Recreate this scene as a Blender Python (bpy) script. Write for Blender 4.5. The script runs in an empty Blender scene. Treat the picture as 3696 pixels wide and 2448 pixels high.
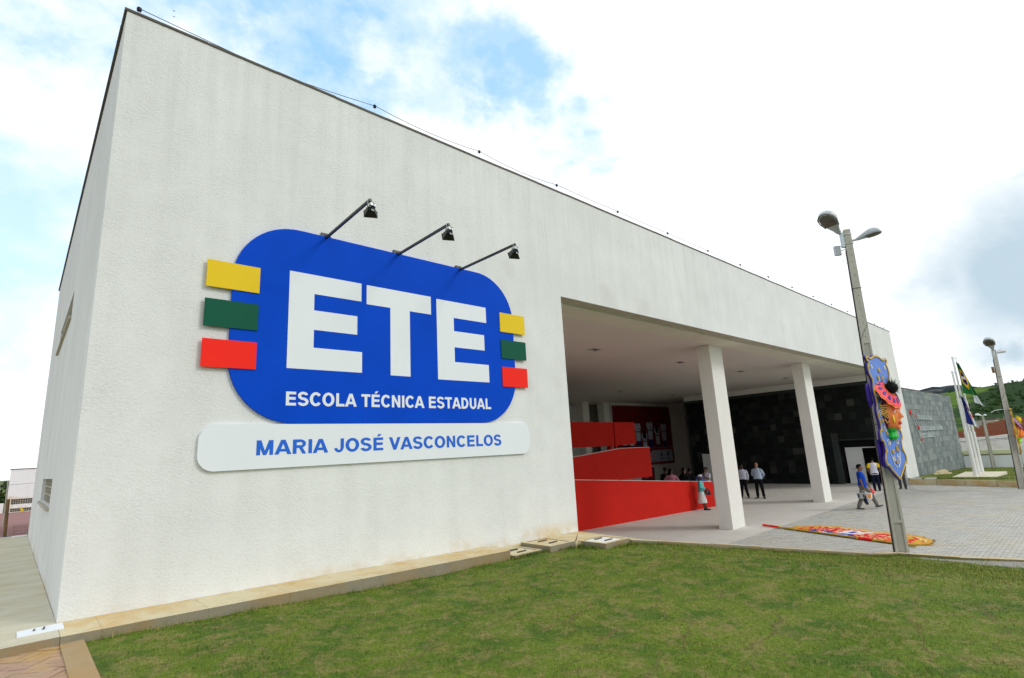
import bpy, bmesh, math, random
import numpy as np
from mathutils import Vector, Matrix, noise
random.seed(7); RNG = np.random.default_rng(7)
S = bpy.context.scene
C = S.collection
R = math.radians
PI = math.pi

# ------------------------------------------------------------------ camera, sky, sun, exposure
CAM = Vector((-0.4944, -7.9552, 2.9835))
def make_camera():
    yaw, pitch, roll = .7498, .2100, -.0541
    f = Vector((math.sin(yaw) * math.cos(pitch), math.cos(yaw) * math.cos(pitch), math.sin(pitch)))
    r = Vector((math.cos(yaw), -math.sin(yaw), 0)); u = r.cross(f)
    c, s = math.cos(roll), math.sin(roll)
    r2 = r * c + u * s; u2 = u * c - r * s
    cd = bpy.data.cameras.new('camera'); o = bpy.data.objects.new('camera', cd); C.objects.link(o)
    o.matrix_world = Matrix(((r2.x, u2.x, -f.x, CAM.x), (r2.y, u2.y, -f.y, CAM.y), (r2.z, u2.z, -f.z, CAM.z), (0, 0, 0, 1)))
    cd.sensor_width = 36; cd.lens = 1913.75 * 36 / 3696; cd.clip_end = 6000; cd.clip_start = .05
    S.camera = o
make_camera()

SUN_AZ, SUN_EL = 148, 34          # compass bearing (from +y towards +x) and height of the veiled sun
def make_sky():
    w = bpy.data.worlds.new('World'); S.world = w; w.use_nodes = True
    nt = w.node_tree; nt.nodes.clear(); N = nt.nodes.new; L = nt.links.new
    out = N('ShaderNodeOutputWorld'); bg = N('ShaderNodeBackground'); bg.inputs['Strength'].default_value = .12
    sky = N('ShaderNodeTexSky'); sky.sky_type = 'NISHITA'; sky.sun_disc = False
    sky.sun_elevation = R(SUN_EL); sky.sun_rotation = R(SUN_AZ); sky.air_density = 1.0; sky.dust_density = .6; sky.ozone_density = 1.6
    tc = N('ShaderNodeTexCoord')
    def noise_at(scale, detail, rough, off, squash=1.0, dist=0.0):
        mp = N('ShaderNodeMapping'); mp.inputs['Scale'].default_value = (1, 1, squash); mp.inputs['Location'].default_value = off
        L(tc.outputs['Generated'], mp.inputs['Vector'])
        n = N('ShaderNodeTexNoise'); n.inputs['Scale'].default_value = scale; n.inputs['Detail'].default_value = detail
        n.inputs['Roughness'].default_value = rough; n.inputs['Distortion'].default_value = dist
        L(mp.outputs[0], n.inputs['Vector']); return n.outputs['Fac']
    def math_(op, a, b=None, c=None):
        m = N('ShaderNodeMath'); m.operation = op
        for i, v in enumerate((a, b, c)):
            if v is None: continue
            if isinstance(v, (int, float)): m.inputs[i].default_value = v
            else: L(v, m.inputs[i])
        return m.outputs[0]
    def blob(d, width, warp):                      # 1 in direction d, falling to 0 over «width» radians
        d = Vector(d).normalized()
        vm = N('ShaderNodeVectorMath'); vm.operation = 'DOT_PRODUCT'; L(tc.outputs['Generated'], vm.inputs[0]); vm.inputs[1].default_value = d
        ang = math_('ARCCOSINE', math_('MINIMUM', vm.outputs['Value'], .99999))
        a2 = math_('ADD', ang, warp)
        mr = N('ShaderNodeMapRange'); mr.interpolation_type = 'SMOOTHSTEP'
        mr.inputs['From Min'].default_value = 0; mr.inputs['From Max'].default_value = width
        mr.inputs['To Min'].default_value = 1; mr.inputs['To Max'].default_value = 0
        L(a2, mr.inputs['Value']); return mr.outputs[0]
    n1 = noise_at(3.2, 7, .58, (2.3, .7, 1.1), 1.5, .3)
    n2 = noise_at(9.0, 6, .6, (.4, 3.1, .2), 1.3)
    warp = math_('MULTIPLY', math_('ADD', math_('SUBTRACT', n1, .5), math_('MULTIPLY', math_('SUBTRACT', n2, .5), .38)), .60)
    def dirv(az, el): return (math.sin(R(az)) * math.cos(R(el)), math.cos(R(az)) * math.cos(R(el)), math.sin(R(el)))
    holes = [(dirv(0, 38), .19, .95), (dirv(11, 43), .24, 1.0), (dirv(20, 42), .22, 1.0), (dirv(31, 45), .19, .85), (dirv(38, 40), .16, .55), (dirv(42.5, 41), .15, .85), (dirv(46, 37.5), .15, .95), (dirv(52, 33.3), .13, .8), (dirv(-4, 20), .27, .74), (dirv(-3, 9), .18, .6), (dirv(-32, 40), .5, .85), (dirv(-40, 15), .35, .6), (dirv(250, 35), .4, .6)]
    tot = None
    for d, wd, k in holes:
        b = math_('MULTIPLY', blob(d, wd, warp), k); tot = b if tot is None else math_('MAXIMUM', tot, b)
    # grey undersides of the thicker cloud
    grey = math_('MAXIMUM', math_('MAXIMUM', math_('MULTIPLY', blob(dirv(88.5, 11.3), .20, math_('MULTIPLY', warp, .35)), 1.15), math_('MULTIPLY', blob(dirv(83.5, 12.0), .11, math_('MULTIPLY', warp, .35)), .85)), math_('MULTIPLY', blob(dirv(86.5, 5.5), .07, math_('MULTIPLY', warp, .35)), 1.0))
    lay = noise_at(4.5, 6, .6, (1.2, 5.3, .4), 4.5, .2)
    lr = N('ShaderNodeMapRange'); lr.interpolation_type = 'SMOOTHSTEP'; lr.inputs['From Min'].default_value = .44; lr.inputs['From Max'].default_value = .60; L(lay, lr.inputs['Value'])
    grey = math_('MAXIMUM', grey, math_('MULTIPLY', math_('MULTIPLY', blob(dirv(97, 8), .36, math_('MULTIPLY', warp, .5)), 1.5), lr.outputs[0]))
    grey = math_('MINIMUM', grey, 1.0)
    soft = math_('MULTIPLY', math_('SUBTRACT', n2, .40), 1.7)
    cl = N('ShaderNodeMix'); cl.data_type = 'RGBA'
    cl.inputs[6].default_value = (10.2, 10.5, 10.7, 1); cl.inputs[7].default_value = (4.9, 6.1, 7.0, 1)
    L(math_('MAXIMUM', grey, 0), cl.inputs[0])
    blu = N('ShaderNodeMix'); blu.data_type = 'RGBA'; blu.blend_type = 'ADD'; blu.inputs[0].default_value = 1
    L(sky.outputs[0], blu.inputs[6]); blu.inputs[7].default_value = (2.6, 4.7, 6.6, 1)   # thin high veil over the blue
    fin = N('ShaderNodeMix'); fin.data_type = 'RGBA'
    holef = math_('MULTIPLY', tot, math_('SUBTRACT', 1.0, math_('MAXIMUM', soft, 0)))
    L(holef, fin.inputs[0]); L(cl.outputs[2], fin.inputs[6]); L(blu.outputs[2], fin.inputs[7])
    L(fin.outputs[2], bg.inputs['Color']); L(bg.outputs[0], out.inputs['Surface'])
make_sky()
def make_sun():
    l = bpy.data.lights.new('sun', 'SUN'); l.energy = 1.25; l.angle = R(16); l.color = (1, .965, .91)
    o = bpy.data.objects.new('sun', l); C.objects.link(o)
    d = Vector((math.sin(R(SUN_AZ)) * math.cos(R(SUN_EL)), math.cos(R(SUN_AZ)) * math.cos(R(SUN_EL)), math.sin(R(SUN_EL))))
    o.rotation_euler = (-d).to_track_quat('-Z', 'Y').to_euler(); o.location = (0, -20, 40)
make_sun()
S.view_settings.view_transform = 'Standard'; S.view_settings.look = 'None'
S.view_settings.exposure = -.05; S.view_settings.gamma = 1
try: S.view_settings.use_curve_mapping = False
except Exception: pass
S.render.engine = 'CYCLES'
S.cycles.max_bounces = 8; S.cycles.diffuse_bounces = 5

# ------------------------------------------------------------------ helpers
WL = {}                                              # world location of things (unrotated ones)
class MB:
    def __init__(s): s.v = []; s.f = []; s.m = []; s.sm = []
    def add(s, vs, fs, mi=0, smooth=False):
        b = len(s.v); s.v += [tuple(p) for p in vs]
        for f in fs: s.f.append(tuple(i + b for i in f)); s.m.append(mi); s.sm.append(smooth)
        return s
    def box(s, x0, x1, y0, y1, z0, z1, mi=0):
        vs = [(x, y, z) for z in (z0, z1) for y in (y0, y1) for x in (x0, x1)]
        return s.add(vs, [(0, 2, 3, 1), (4, 5, 7, 6), (0, 1, 5, 4), (2, 6, 7, 3), (0, 4, 6, 2), (1, 3, 7, 5)], mi)
    def obox(s, c, ax, half, mi=0):                  # box at c with unit axes ax (3 vectors) and half sizes
        c = Vector(c); a = [Vector(v).normalized() * h for v, h in zip(ax, half)]
        vs = [c + a[0] * i + a[1] * j + a[2] * k for k in (-1, 1) for j in (-1, 1) for i in (-1, 1)]
        return s.add(vs, [(0, 2, 3, 1), (4, 5, 7, 6), (0, 1, 5, 4), (2, 6, 7, 3), (0, 4, 6, 2), (1, 3, 7, 5)], mi)
    def bar(s, p, q, w, h, mi=0, up=(0, 0, 1)):
        p, q = Vector(p), Vector(q); d = (q - p); l = d.length; d.normalize()
        u = Vector(up); sd = d.cross(u)
        if sd.length < 1e-5: sd = d.cross(Vector((1, 0, 0)))
        sd.normalize(); u = sd.cross(d)
        return s.obox((p + q) / 2, (d, sd, u), (l / 2, w / 2, h / 2), mi)
    def hexa(s, b, t, mi=0):                         # four bottom corners, four top corners (counter-clockwise from above)
        return s.add(list(b) + list(t), [(3, 2, 1, 0), (4, 5, 6, 7)] + [(i, (i + 1) % 4, (i + 1) % 4 + 4, i + 4) for i in range(4)], mi)
    def prism(s, poly, o, u, v, n, mi=0, ms=None):   # polygon in (u,v) at o, pushed by vector n
        o, u, v, n = map(Vector, (o, u, v, n)); k = len(poly)
        a = [o + u * p[0] + v * p[1] for p in poly]; b = [p + n for p in a]
        s.add(a + b, [tuple(range(k - 1, -1, -1)), tuple(range(k, 2 * k))], mi)
        s.add(a + b, [(i, (i + 1) % k, (i + 1) % k + k, i + k) for i in range(k)], mi if ms is None else ms)
        return s
    def quad(s, a, b, c, d, mi=0): return s.add([a, b, c, d], [(0, 1, 2, 3)], mi)
    def tube(s, path, rad, segs=8, mi=0, ref=(0, 0, 1), caps=True, smooth=True):
        path = [Vector(p) for p in path]; n = len(path)
        if not isinstance(rad, (list, tuple)): rad = [rad] * n
        vs = []
        for i, p in enumerate(path):
            d = path[min(i + 1, n - 1)] - path[max(i - 1, 0)]
            if d.length < 1e-9: d = Vector((0, 0, 1))
            d.normalize(); u = Vector(ref) - d * d.dot(Vector(ref))
            if u.length < 1e-3: u = Vector((1, 0, 0)) - d * d.x
            if u.length < 1e-3: u = Vector((0, 1, 0)) - d * d.y
            u.normalize(); w = d.cross(u); r = rad[i]; ra, rb = r if isinstance(r, (list, tuple)) else (r, r)
            for k in range(segs):
                a = 2 * PI * k / segs; vs.append(p + w * (ra * math.cos(a)) + u * (rb * math.sin(a)))
        fs = [(i * segs + k, i * segs + (k + 1) % segs, (i + 1) * segs + (k + 1) % segs, (i + 1) * segs + k) for i in range(n - 1) for k in range(segs)]
        s.add(vs, fs, mi, smooth)
        if caps: s.add(vs[:segs], [tuple(range(segs - 1, -1, -1))], mi); s.add(vs[-segs:], [tuple(range(segs))], mi)
        return s
    def rings(s, rs, segs=16, mi=0, smooth=True):    # rs: (centre, rx, ry) stacked rings, horizontal
        vs = []
        for c, rx, ry in rs:
            for k in range(segs):
                a = 2 * PI * k / segs; vs.append((c[0] + rx * math.cos(a), c[1] + ry * math.sin(a), c[2]))
        n = len(rs)
        s.add(vs, [(i * segs + k, i * segs + (k + 1) % segs, (i + 1) * segs + (k + 1) % segs, (i + 1) * segs + k) for i in range(n - 1) for k in range(segs)], mi, smooth)
        s.add(vs[:segs], [tuple(range(segs - 1, -1, -1))], mi, smooth); s.add(vs[-segs:], [tuple(range(segs))], mi, smooth)
        return s
    def ball(s, c, r, seg=10, ring=7, mi=0):
        rx, ry, rz = r if isinstance(r, (list, tuple)) else (r, r, r)
        return s.rings([((c[0], c[1], c[2] - rz * math.cos(PI * i / ring)), max(1e-4, rx * math.sin(PI * i / ring)), max(1e-4, ry * math.sin(PI * i / ring))) for i in range(ring + 1)], seg, mi)
    def mesh(s, name, mats, off=(0, 0, 0)):
        me = bpy.data.meshes.new(name)
        me.from_pydata([(p[0] - off[0], p[1] - off[1], p[2] - off[2]) for p in s.v], [], s.f)
        for m in (mats if isinstance(mats, (list, tuple)) else [mats]): me.materials.append(m)
        me.polygons.foreach_set('material_index', s.m); me.polygons.foreach_set('use_smooth', s.sm); me.update()
        return me
    def build(s, name, mats, parent=None, world=True, **tags):
        off = (0, 0, 0)
        if parent is not None and world: off = WL.get(parent.name, (0, 0, 0))
        o = bpy.data.objects.new(name, s.mesh(name, mats, off)); C.objects.link(o)
        if parent is not None: o.parent = parent; WL[o.name] = off
        for k, v in tags.items(): o[k] = v
        return o
def thing(name, loc, label, cat, group=None, rz=0.0):
    o = bpy.data.objects.new(name, None); C.objects.link(o); o.location = loc; o.rotation_euler = (0, 0, rz)
    o.empty_display_size = .2
    o['label'] = label; o['category'] = cat
    if group: o['group'] = group
    WL[o.name] = tuple(loc)
    return o
def tag(o, label, cat, group=None):
    o['label'] = label; o['category'] = cat
    if group: o['group'] = group
    return o
def piece(name, me, parent, loc, rot=(0, 0, 0), scale=None):     # a piece with its own origin, mesh data shared
    o = bpy.data.objects.new(name, me); C.objects.link(o)
    b = WL.get(parent.name, (0, 0, 0)) if parent is not None else (0, 0, 0)
    o.location = (loc[0] - b[0], loc[1] - b[1], loc[2] - b[2]); o.rotation_euler = rot
    if scale: o.scale = scale
    o.parent = parent
    return o
def copy_tree(o, parent=None):
    c = o.copy(); C.objects.link(c)
    if parent is not None: c.parent = parent
    for ch in o.children: copy_tree(ch, c)
    return c
TMP = bpy.data.scenes.new('tmp_build')
def tmp_graph():
    TMP.view_layers[0].update()
    with bpy.context.temp_override(scene=TMP, view_layer=TMP.view_layers[0]):
        return bpy.context.evaluated_depsgraph_get()
def bake(me, mods=()):                               # run modifiers on a mesh in a scratch scene
    o = bpy.data.objects.new('tmp', me); TMP.collection.objects.link(o)
    for t, kw in mods:
        m = o.modifiers.new(t, t)
        for k, v in kw.items(): setattr(m, k, v)
    dg = tmp_graph()
    r = bpy.data.meshes.new_from_object(o.evaluated_get(dg), depsgraph=dg)
    bpy.data.objects.remove(o)
    return r
def glyph(ch):
    """bold upright sans capitals on a unit cap height: list of polygons"""
    def el(cx, cy, ro, ri, a0, a1, n=18):
        A = [R(a0 + (a1 - a0) * i / n) for i in range(n + 1)]; o = []
        for a, b in zip(A, A[1:]): o.append([(cx + ro[0] * math.cos(a), cy + ro[1] * math.sin(a)), (cx + ro[0] * math.cos(b), cy + ro[1] * math.sin(b)), (cx + ri[0] * math.cos(b), cy + ri[1] * math.sin(b)), (cx + ri[0] * math.cos(a), cy + ri[1] * math.sin(a))])
        return o
    r = lambda x0, x1, y0, y1: [(x0, y0), (x1, y0), (x1, y1), (x0, y1)]
    h = .195; s = .235
    if ch == 'E': return [r(.1, .1 + s, 0, 1), r(.1 + s, .86, 0, h), r(.1 + s, .82, .42, .42 + h), r(.1 + s, .85, 1 - h, 1)]
    if ch == 'L': return [r(.1, .1 + s, 0, 1), r(.1 + s, .80, 0, h)]
    if ch == 'T': return [r(.32, .32 + s, 0, 1 - h), r(.02, .83, 1 - h, 1)]
    if ch == 'I': return [r(.09, .09 + s, 0, 1)]
    if ch == 'O': return el(.54, .5, (.49, .52), (.245, .325), 0, 360, 32)
    if ch == 'C': return el(.53, .5, (.48, .52), (.235, .325), 38, 322, 26)
    if ch == 'U': return [r(.1, .1 + s, .38, 1), r(.67, .67 + s, .38, 1)] + el(.5025, .38, (.4025, .40), (.1675, .205), 180, 360)
    if ch == 'D': return [r(.1, .1 + s, 0, 1), r(.1 + s, .45, 0, h), r(.1 + s, .45, 1 - h, 1)] + el(.45, .5, (.48, .5), (.24, .305), -90, 90)
    if ch == 'J': return [r(.47, .47 + s, .30, 1)] + el(.36, .30, (.315, .32), (.11, .145), 180, 360)
    if ch == 'R': return [r(.1, .1 + s, 0, 1), r(.1 + s, .56, 1 - h, 1), r(.1 + s, .56, .40, .40 + h)] + el(.56, .70, (.36, .30), (.15, .125), -90, 90) + [[(.50, .40), (.70, .44), (.95, 0), (.71, 0)]]
    if ch == 'A': return [[(-.01, 0), (.24, 0), (.59, 1), (.37, 1)], [(.765, 0), (1.015, 0), (.635, 1), (.415, 1)], r(.24, .77, .195, .375)]
    if ch == 'V': return [[(-.01, 1), (.245, 1), (.58, 0), (.35, 0)], [(.68, 1), (.935, 1), (.575, 0), (.345, 0)]]
    if ch == 'N': return [r(.09, .315, 0, 1), r(.685, .91, 0, 1), [(.09, 1), (.31, 1), (.91, 0), (.69, 0)]]
    if ch == 'M': return [r(.09, .31, 0, 1), r(.85, 1.07, 0, 1), [(.09, 1), (.35, 1), (.67, 0), (.49, 0)], [(.81, 1), (1.07, 1), (.67, 0), (.49, 0)]]
    if ch == 'S': return [p for p in el(.465, .725, (.40, .295), (.170, .105), 18, 250, 18)] + [[(.31, .43), (.39, .60), (.62, .595), (.55, .41)]] + el(.465, .285, (.42, .305), (.190, .11), -165, 72, 18)
    return []
ADV = dict(A=1.0, C=1.0, D=1.0, E=.93, I=.387, J=.775, L=.85, M=1.16, N=1.0, O=1.083, R=1.0, S=.93, T=.85, U=1.0, V=.93)
ADV[' '] = .40
def lettering(name, txt, x0, x1, z0, z1, y, mat_, parent):
    """flat capitals on the wall plane at y, filling x0..x1 by z0..z1; acute accents as in the text"""
    plain = {'É': 'E'}; w = sum(ADV[plain.get(c, c)] for c in txt) - .12; kx = (x1 - x0) / w; kz = z1 - z0; x = x0 - .09 * kx
    for ch in txt:
        b = plain.get(ch, ch); ps = glyph(b)
        if ch in plain: ps = ps + [[(.38, 1.09), (.55, 1.09), (.74, 1.27), (.50, 1.27)]]
        if ps:
            m = MB()
            for i, p in enumerate(ps): m.prism([(x + u * kx, z0 + v * kz) for u, v in p], (0, y, 0), (1, 0, 0), (0, 0, 1), (0, -.003 - .00004 * i, 0))
            m.build(name, mat_, parent)
        x += ADV[b] * kx

# ------------------------------------------------------------------ materials
def nodes(name):
    m = bpy.data.materials.new(name); m.use_nodes = True; nt = m.node_tree
    b = nt.nodes['Principled BSDF']; return m, nt, b, nt.nodes.new, nt.links.new
def coords(N, L, scale=(1, 1, 1), local=False):
    if local: src = N('ShaderNodeTexCoord').outputs['Object']
    else: src = N('ShaderNodeNewGeometry').outputs['Position']
    mp = N('ShaderNodeMapping'); mp.inputs['Scale'].default_value = scale; L(src, mp.inputs['Vector']); return mp.outputs[0]
def nz(N, L, vec, scale, detail=5, rough=.55, dist=0):
    n = N('ShaderNodeTexNoise'); n.inputs['Scale'].default_value = scale; n.inputs['Detail'].default_value = detail
    n.inputs['Roughness'].default_value = rough; n.inputs['Distortion'].default_value = dist; L(vec, n.inputs['Vector']); return n.outputs['Fac']
def ramp(N, L, fac, stops):
    r = N('ShaderNodeValToRGB'); e = r.color_ramp.elements
    while len(e) < len(stops): e.new(.5)
    for el, (p, c) in zip(e, stops): el.position = p; el.color = (c if len(c) == 4 else (*c, 1)) if not isinstance(c, (int, float)) else (c, c, c, 1)
    L(fac, r.inputs[0]); return r.outputs[0]
def mix(N, L, fac, a, b, mode='MIX'):
    m = N('ShaderNodeMix'); m.data_type = 'RGBA'; m.blend_type = mode
    for i, v in ((0, fac), (6, a), (7, b)):
        if isinstance(v, (int, float)): m.inputs[i].default_value = v
        elif isinstance(v, tuple): m.inputs[i].default_value = v if len(v) == 4 else (*v, 1)
        else: L(v, m.inputs[i])
    return m.outputs[2]
def bump(N, L, b, h, strength, dist=.01):
    n = N('ShaderNodeBump'); n.inputs['Strength'].default_value = strength; n.inputs['Distance'].default_value = dist
    L(h, n.inputs['Height']); L(n.outputs[0], b.inputs['Normal']); return n
def mul(c, k): return tuple(x * k for x in c[:3])
def pmat(name, col, rough=.75, var=.12, scale=4.0, bmp=0.0, bscale=60.0, spec=.3, metal=0.0, local=False, stretch=(1, 1, 1)):
    m, nt, b, N, L = nodes(name); v = coords(N, L, stretch, local)
    n = nz(N, L, v, scale)
    L(ramp(N, L, n, [(.25, mul(col, 1 - var)), (.75, mul(col, 1 + var))]), b.inputs['Base Color'])
    b.inputs['Roughness'].default_value = rough; b.inputs['Specular IOR Level'].default_value = spec; b.inputs['Metallic'].default_value = metal
    if bmp: bump(N, L, b, nz(N, L, v, bscale, 4), bmp, .01)
    return m
def mat_plaster(name, col, rough_bump=1.0, streak=.1):
    m, nt, b, N, L = nodes(name)
    p = coords(N, L); st = coords(N, L, (1.6, 1.6, .16)); 
    big = nz(N, L, p, .55, 6, .6); stk = nz(N, L, st, 2.2, 5, .6); fine = nz(N, L, p, 14, 5, .65)
    c = mix(N, L, ramp(N, L, big, [(.35, 0.0), (.68, 1.0)]), col, mul(col, .9))
    c = mix(N, L, ramp(N, L, stk, [(.45, 0.0), (.75, streak * 2)]), c, (.52, .535, .50))
    c = mix(N, L, ramp(N, L, fine, [(.5, 0.0), (.8, .25)]), c, (.56, .56, .51))
    # rain streaks starting at the coping, ochre splash along the foot, a few smudges
    sx = N('ShaderNodeSeparateXYZ'); L(N('ShaderNodeNewGeometry').outputs['Position'], sx.inputs[0])
    def mrange(v, a, b_, c_, d_):
        r = N('ShaderNodeMapRange'); r.interpolation_type = 'SMOOTHSTEP'
        for k_, q in zip(('From Min', 'From Max', 'To Min', 'To Max'), (a, b_, c_, d_)): r.inputs[k_].default_value = q
        L(v, r.inputs['Value']); return r.outputs[0]
    def mulv(a, b_):
        q = N('ShaderNodeMath'); q.operation = 'MULTIPLY'; L(a, q.inputs[0]); L(b_, q.inputs[1]); return q.outputs[0]
    thin = nz(N, L, coords(N, L, (2.2, 2.2, .09)), 2.4, 6, .65)
    c = mix(N, L, mulv(mrange(sx.outputs[2], 4.5, 9.2, 0, .24), ramp(N, L, thin, [(.45, 0.0), (.68, 1.0)])), c, (.46, .475, .45))
    foot = nz(N, L, p, 1.1, 6, .65)
    c = mix(N, L, mulv(mulv(mrange(sx.outputs[2], 1.30, 1.58, .8, 0), mrange(sx.outputs[0], 8.0, 9.5, 1, 0)), ramp(N, L, foot, [(.46, 0.0), (.62, 1.0)])), c, (.58, .46, .25))
    c = mix(N, L, ramp(N, L, nz(N, L, p, .8, 2, .4, .2), [(.66, 0.0), (.74, .28)]), c, (.50, .50, .47))
    L(c, b.inputs['Base Color']); b.inputs['Roughness'].default_value = .9; b.inputs['Specular IOR Level'].default_value = .15
    vo = N('ShaderNodeTexVoronoi'); vo.inputs['Scale'].default_value = 40; L(p, vo.inputs['Vector'])
    g = nz(N, L, p, 55, 5, .7, 1.2); g2 = nz(N, L, p, 2.2, 3)
    h = mix(N, L, .45, g, vo.outputs['Distance'])
    h2 = mix(N, L, ramp(N, L, g2, [(.3, .35), (.7, 1.0)]), (.5, .5, .5), h)
    bump(N, L, b, h2, .55 * rough_bump, .018)
    return m
def mat_cement(name, col, stain, amount=.5, seams=0.0, bmp=.25, sx=(1, 1, 1)):
    m, nt, b, N, L = nodes(name); p = coords(N, L, sx)
    a = nz(N, L, p, 1.7, 7, .62, .4); f = nz(N, L, p, 9, 6, .65); g = nz(N, L, p, 70, 3)
    c = mix(N, L, ramp(N, L, a, [(.42, 0.0), (.68, amount)]), col, stain)
    c = mix(N, L, ramp(N, L, f, [(.5, 0.0), (.78, .45)]), c, mul(col, .62))
    c = mix(N, L, ramp(N, L, g, [(.3, .12), (.6, 0.0)]), c, (.02, .02, .015))
    L(c, b.inputs['Base Color']); b.inputs['Roughness'].default_value = .88; b.inputs['Specular IOR Level'].default_value = .2
    bump(N, L, b, mix(N, L, .5, f, g), bmp, .01)
    return m
def mat_island(name, stops, rough=.6, streak=0.0, spec=.4, grain=30, bmp=.2, stains=None):
    """colour differs from piece to piece: by object and by loose part of a joined mesh"""
    m, nt, b, N, L = nodes(name)
    oi = N('ShaderNodeObjectInfo'); ge = N('ShaderNodeNewGeometry')
    ad = N('ShaderNodeMath'); ad.operation = 'ADD'; L(oi.outputs['Random'], ad.inputs[0]); L(ge.outputs['Random Per Island'], ad.inputs[1])
    fr = N('ShaderNodeMath'); fr.operation = 'FRACT'; L(ad.outputs[0], fr.inputs[0])
    c = ramp(N, L, fr.outputs[0], stops)
    p = coords(N, L, (1, 1, .25) if streak else (1, 1, 1)); n = nz(N, L, p, 5 if streak else 8, 6, .65)
    c = mix(N, L, ramp(N, L, n, [(.35, 0.0), (.75, .55)]), c, mul(stops[len(stops) // 2][1], .6))
    if streak: c = mix(N, L, ramp(N, L, nz(N, L, coords(N, L, (3, 3, .12)), 6, 4), [(.5, 0.0), (.72, streak)]), c, (.33, .37, .36))
    if stains: c = mix(N, L, ramp(N, L, nz(N, L, coords(N, L), stains[1], 6, .6), [(.45, 0.0), (.68, stains[2])]), c, stains[0])
    L(c, b.inputs['Base Color']); b.inputs['Roughness'].default_value = rough; b.inputs['Specular IOR Level'].default_value = spec
    bump(N, L, b, nz(N, L, coords(N, L), grain, 4), bmp, .008)
    return m
def mat_lawn(name, blade=False):
    m, nt, b, N, L = nodes(name); p = coords(N, L)
    big = nz(N, L, p, .9, 5, .6, .3); mid = nz(N, L, p, 5.5, 6, .66, .5); fin = nz(N, L, p, 26, 5, .75)
    g1, g2, g3 = (.105, .172, .014), (.165, .218, .028), (.060, .130, .014)
    c = mix(N, L, ramp(N, L, big, [(.38, 0.0), (.66, 1.0)]), g1, g2)
    c = mix(N, L, ramp(N, L, nz(N, L, p, 2.1, 5, .6, .6), [(.47, 0.0), (.60, .85)]), c, g3)
    dry = (.27, .225, .085)
    c = mix(N, L, ramp(N, L, mid, [(.48, 0.0), (.64, .8)]), c, dry)
    # seams between the laid turfs
    sv = N('ShaderNodeVectorMath'); sv.operation = 'ADD'; wv = N('ShaderNodeTexNoise'); wv.inputs['Scale'].default_value = 1.6; wv.inputs['Detail'].default_value = 4; L(p, wv.inputs['Vector'])
    ws = N('ShaderNodeVectorMath'); ws.operation = 'SCALE'; ws.inputs['Scale'].default_value = .55; L(wv.outputs['Color'], ws.inputs[0])
    rot = N('ShaderNodeMapping'); rot.inputs['Rotation'].default_value = (0, 0, R(-14)); L(p, rot.inputs['Vector'])
    L(rot.outputs[0], sv.inputs[0]); L(ws.outputs[0], sv.inputs[1])
    br = N('ShaderNodeTexBrick'); br.inputs['Scale'].default_value = 1; br.inputs['Mortar Size'].default_value = .03; br.inputs['Mortar Smooth'].default_value = .9
    br.inputs['Brick Width'].default_value = 1.25; br.inputs['Row Height'].default_value = .62; L(sv.outputs[0], br.inputs['Vector'])
    sm = N('ShaderNodeMath'); sm.operation = 'MULTIPLY'; L(br.outputs['Fac'], sm.inputs[0]); L(ramp(N, L, nz(N, L, p, 1.3, 4), [(.44, 0.0), (.62, .8)]), sm.inputs[1])
    c = mix(N, L, sm.outputs[0], c, (.155, .125, .05))
    c = mix(N, L, ramp(N, L, fin, [(.34, .62), (.60, 0.0)]), c, (.035, .05, .010))
    if blade:
        ge = N('ShaderNodeNewGeometry')
        c = mix(N, L, ramp(N, L, ge.outputs['Random Per Island'], [(0, 0.0), (.80, 0.0), (.9, .6), (1, .8)]), c, (.27, .22, .09))
        c = mix(N, L, 1.0, c, (1.3, 1.3, 1.15, 1), 'MULTIPLY')
    L(c, b.inputs['Base Color']); b.inputs['Roughness'].default_value = .75; b.inputs['Specular IOR Level'].default_value = .12
    if not blade: bump(N, L, b, mix(N, L, .5, fin, mid), .8, .03)
    return m

M = {}
M['plaster'] = mat_plaster('white_plaster', (.73, .75, .735))
M['plaster_side'] = mat_plaster('white_plaster_side', (.70, .71, .70), .7, .16)
M['paint_white'] = pmat('white_paint', (.74, .735, .69), .8, .04, 1.2, .08, 90)
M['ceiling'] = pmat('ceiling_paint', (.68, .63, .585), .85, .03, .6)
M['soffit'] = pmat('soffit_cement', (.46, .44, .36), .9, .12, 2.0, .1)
M['beam'] = pmat('beam_paint', (.70, .68, .58), .85, .05, 1.5, .08)
M['red'] = pmat('red_paint', (.54, .014, .007), .7, .06, 1.5, .05, 80, .15)
M['flashing'] = pmat('roof_flashing', (.085, .075, .06), .6, .3, 3.0, .2, 30)
M['floor'] = mat_cement('polished_cement', (.60, .58, .535), (.50, .475, .43), .5, 0, .05)
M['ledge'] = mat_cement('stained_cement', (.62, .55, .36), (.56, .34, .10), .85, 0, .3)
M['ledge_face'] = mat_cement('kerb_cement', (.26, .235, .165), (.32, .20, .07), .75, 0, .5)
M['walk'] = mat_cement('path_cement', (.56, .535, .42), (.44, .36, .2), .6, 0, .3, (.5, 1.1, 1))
M['concrete'] = mat_cement('concrete', (.47, .44, .36), (.33, .29, .2), .5, 0, .25)
M['post'] = mat_cement('post_concrete', (.50, .485, .43), (.36, .34, .28), .6, 0, .3, (2, 2, .5))
M['joint'] = pmat('joint_sand', (.10, .09, .07), .95, .2, 20)
M['black_tile'] = mat_island('black_slate', [(0, (.005, .007, .007)), (.45, (.008, .011, .010)), (.75, (.013, .017, .016)), (.9, (.03, .034, .031)), (1, (.065, .066, .058))], .7, 0, .16, 14, .3)
M['black_grout'] = pmat('black_grout', (.035, .045, .042), .9, .2, 8)
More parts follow.
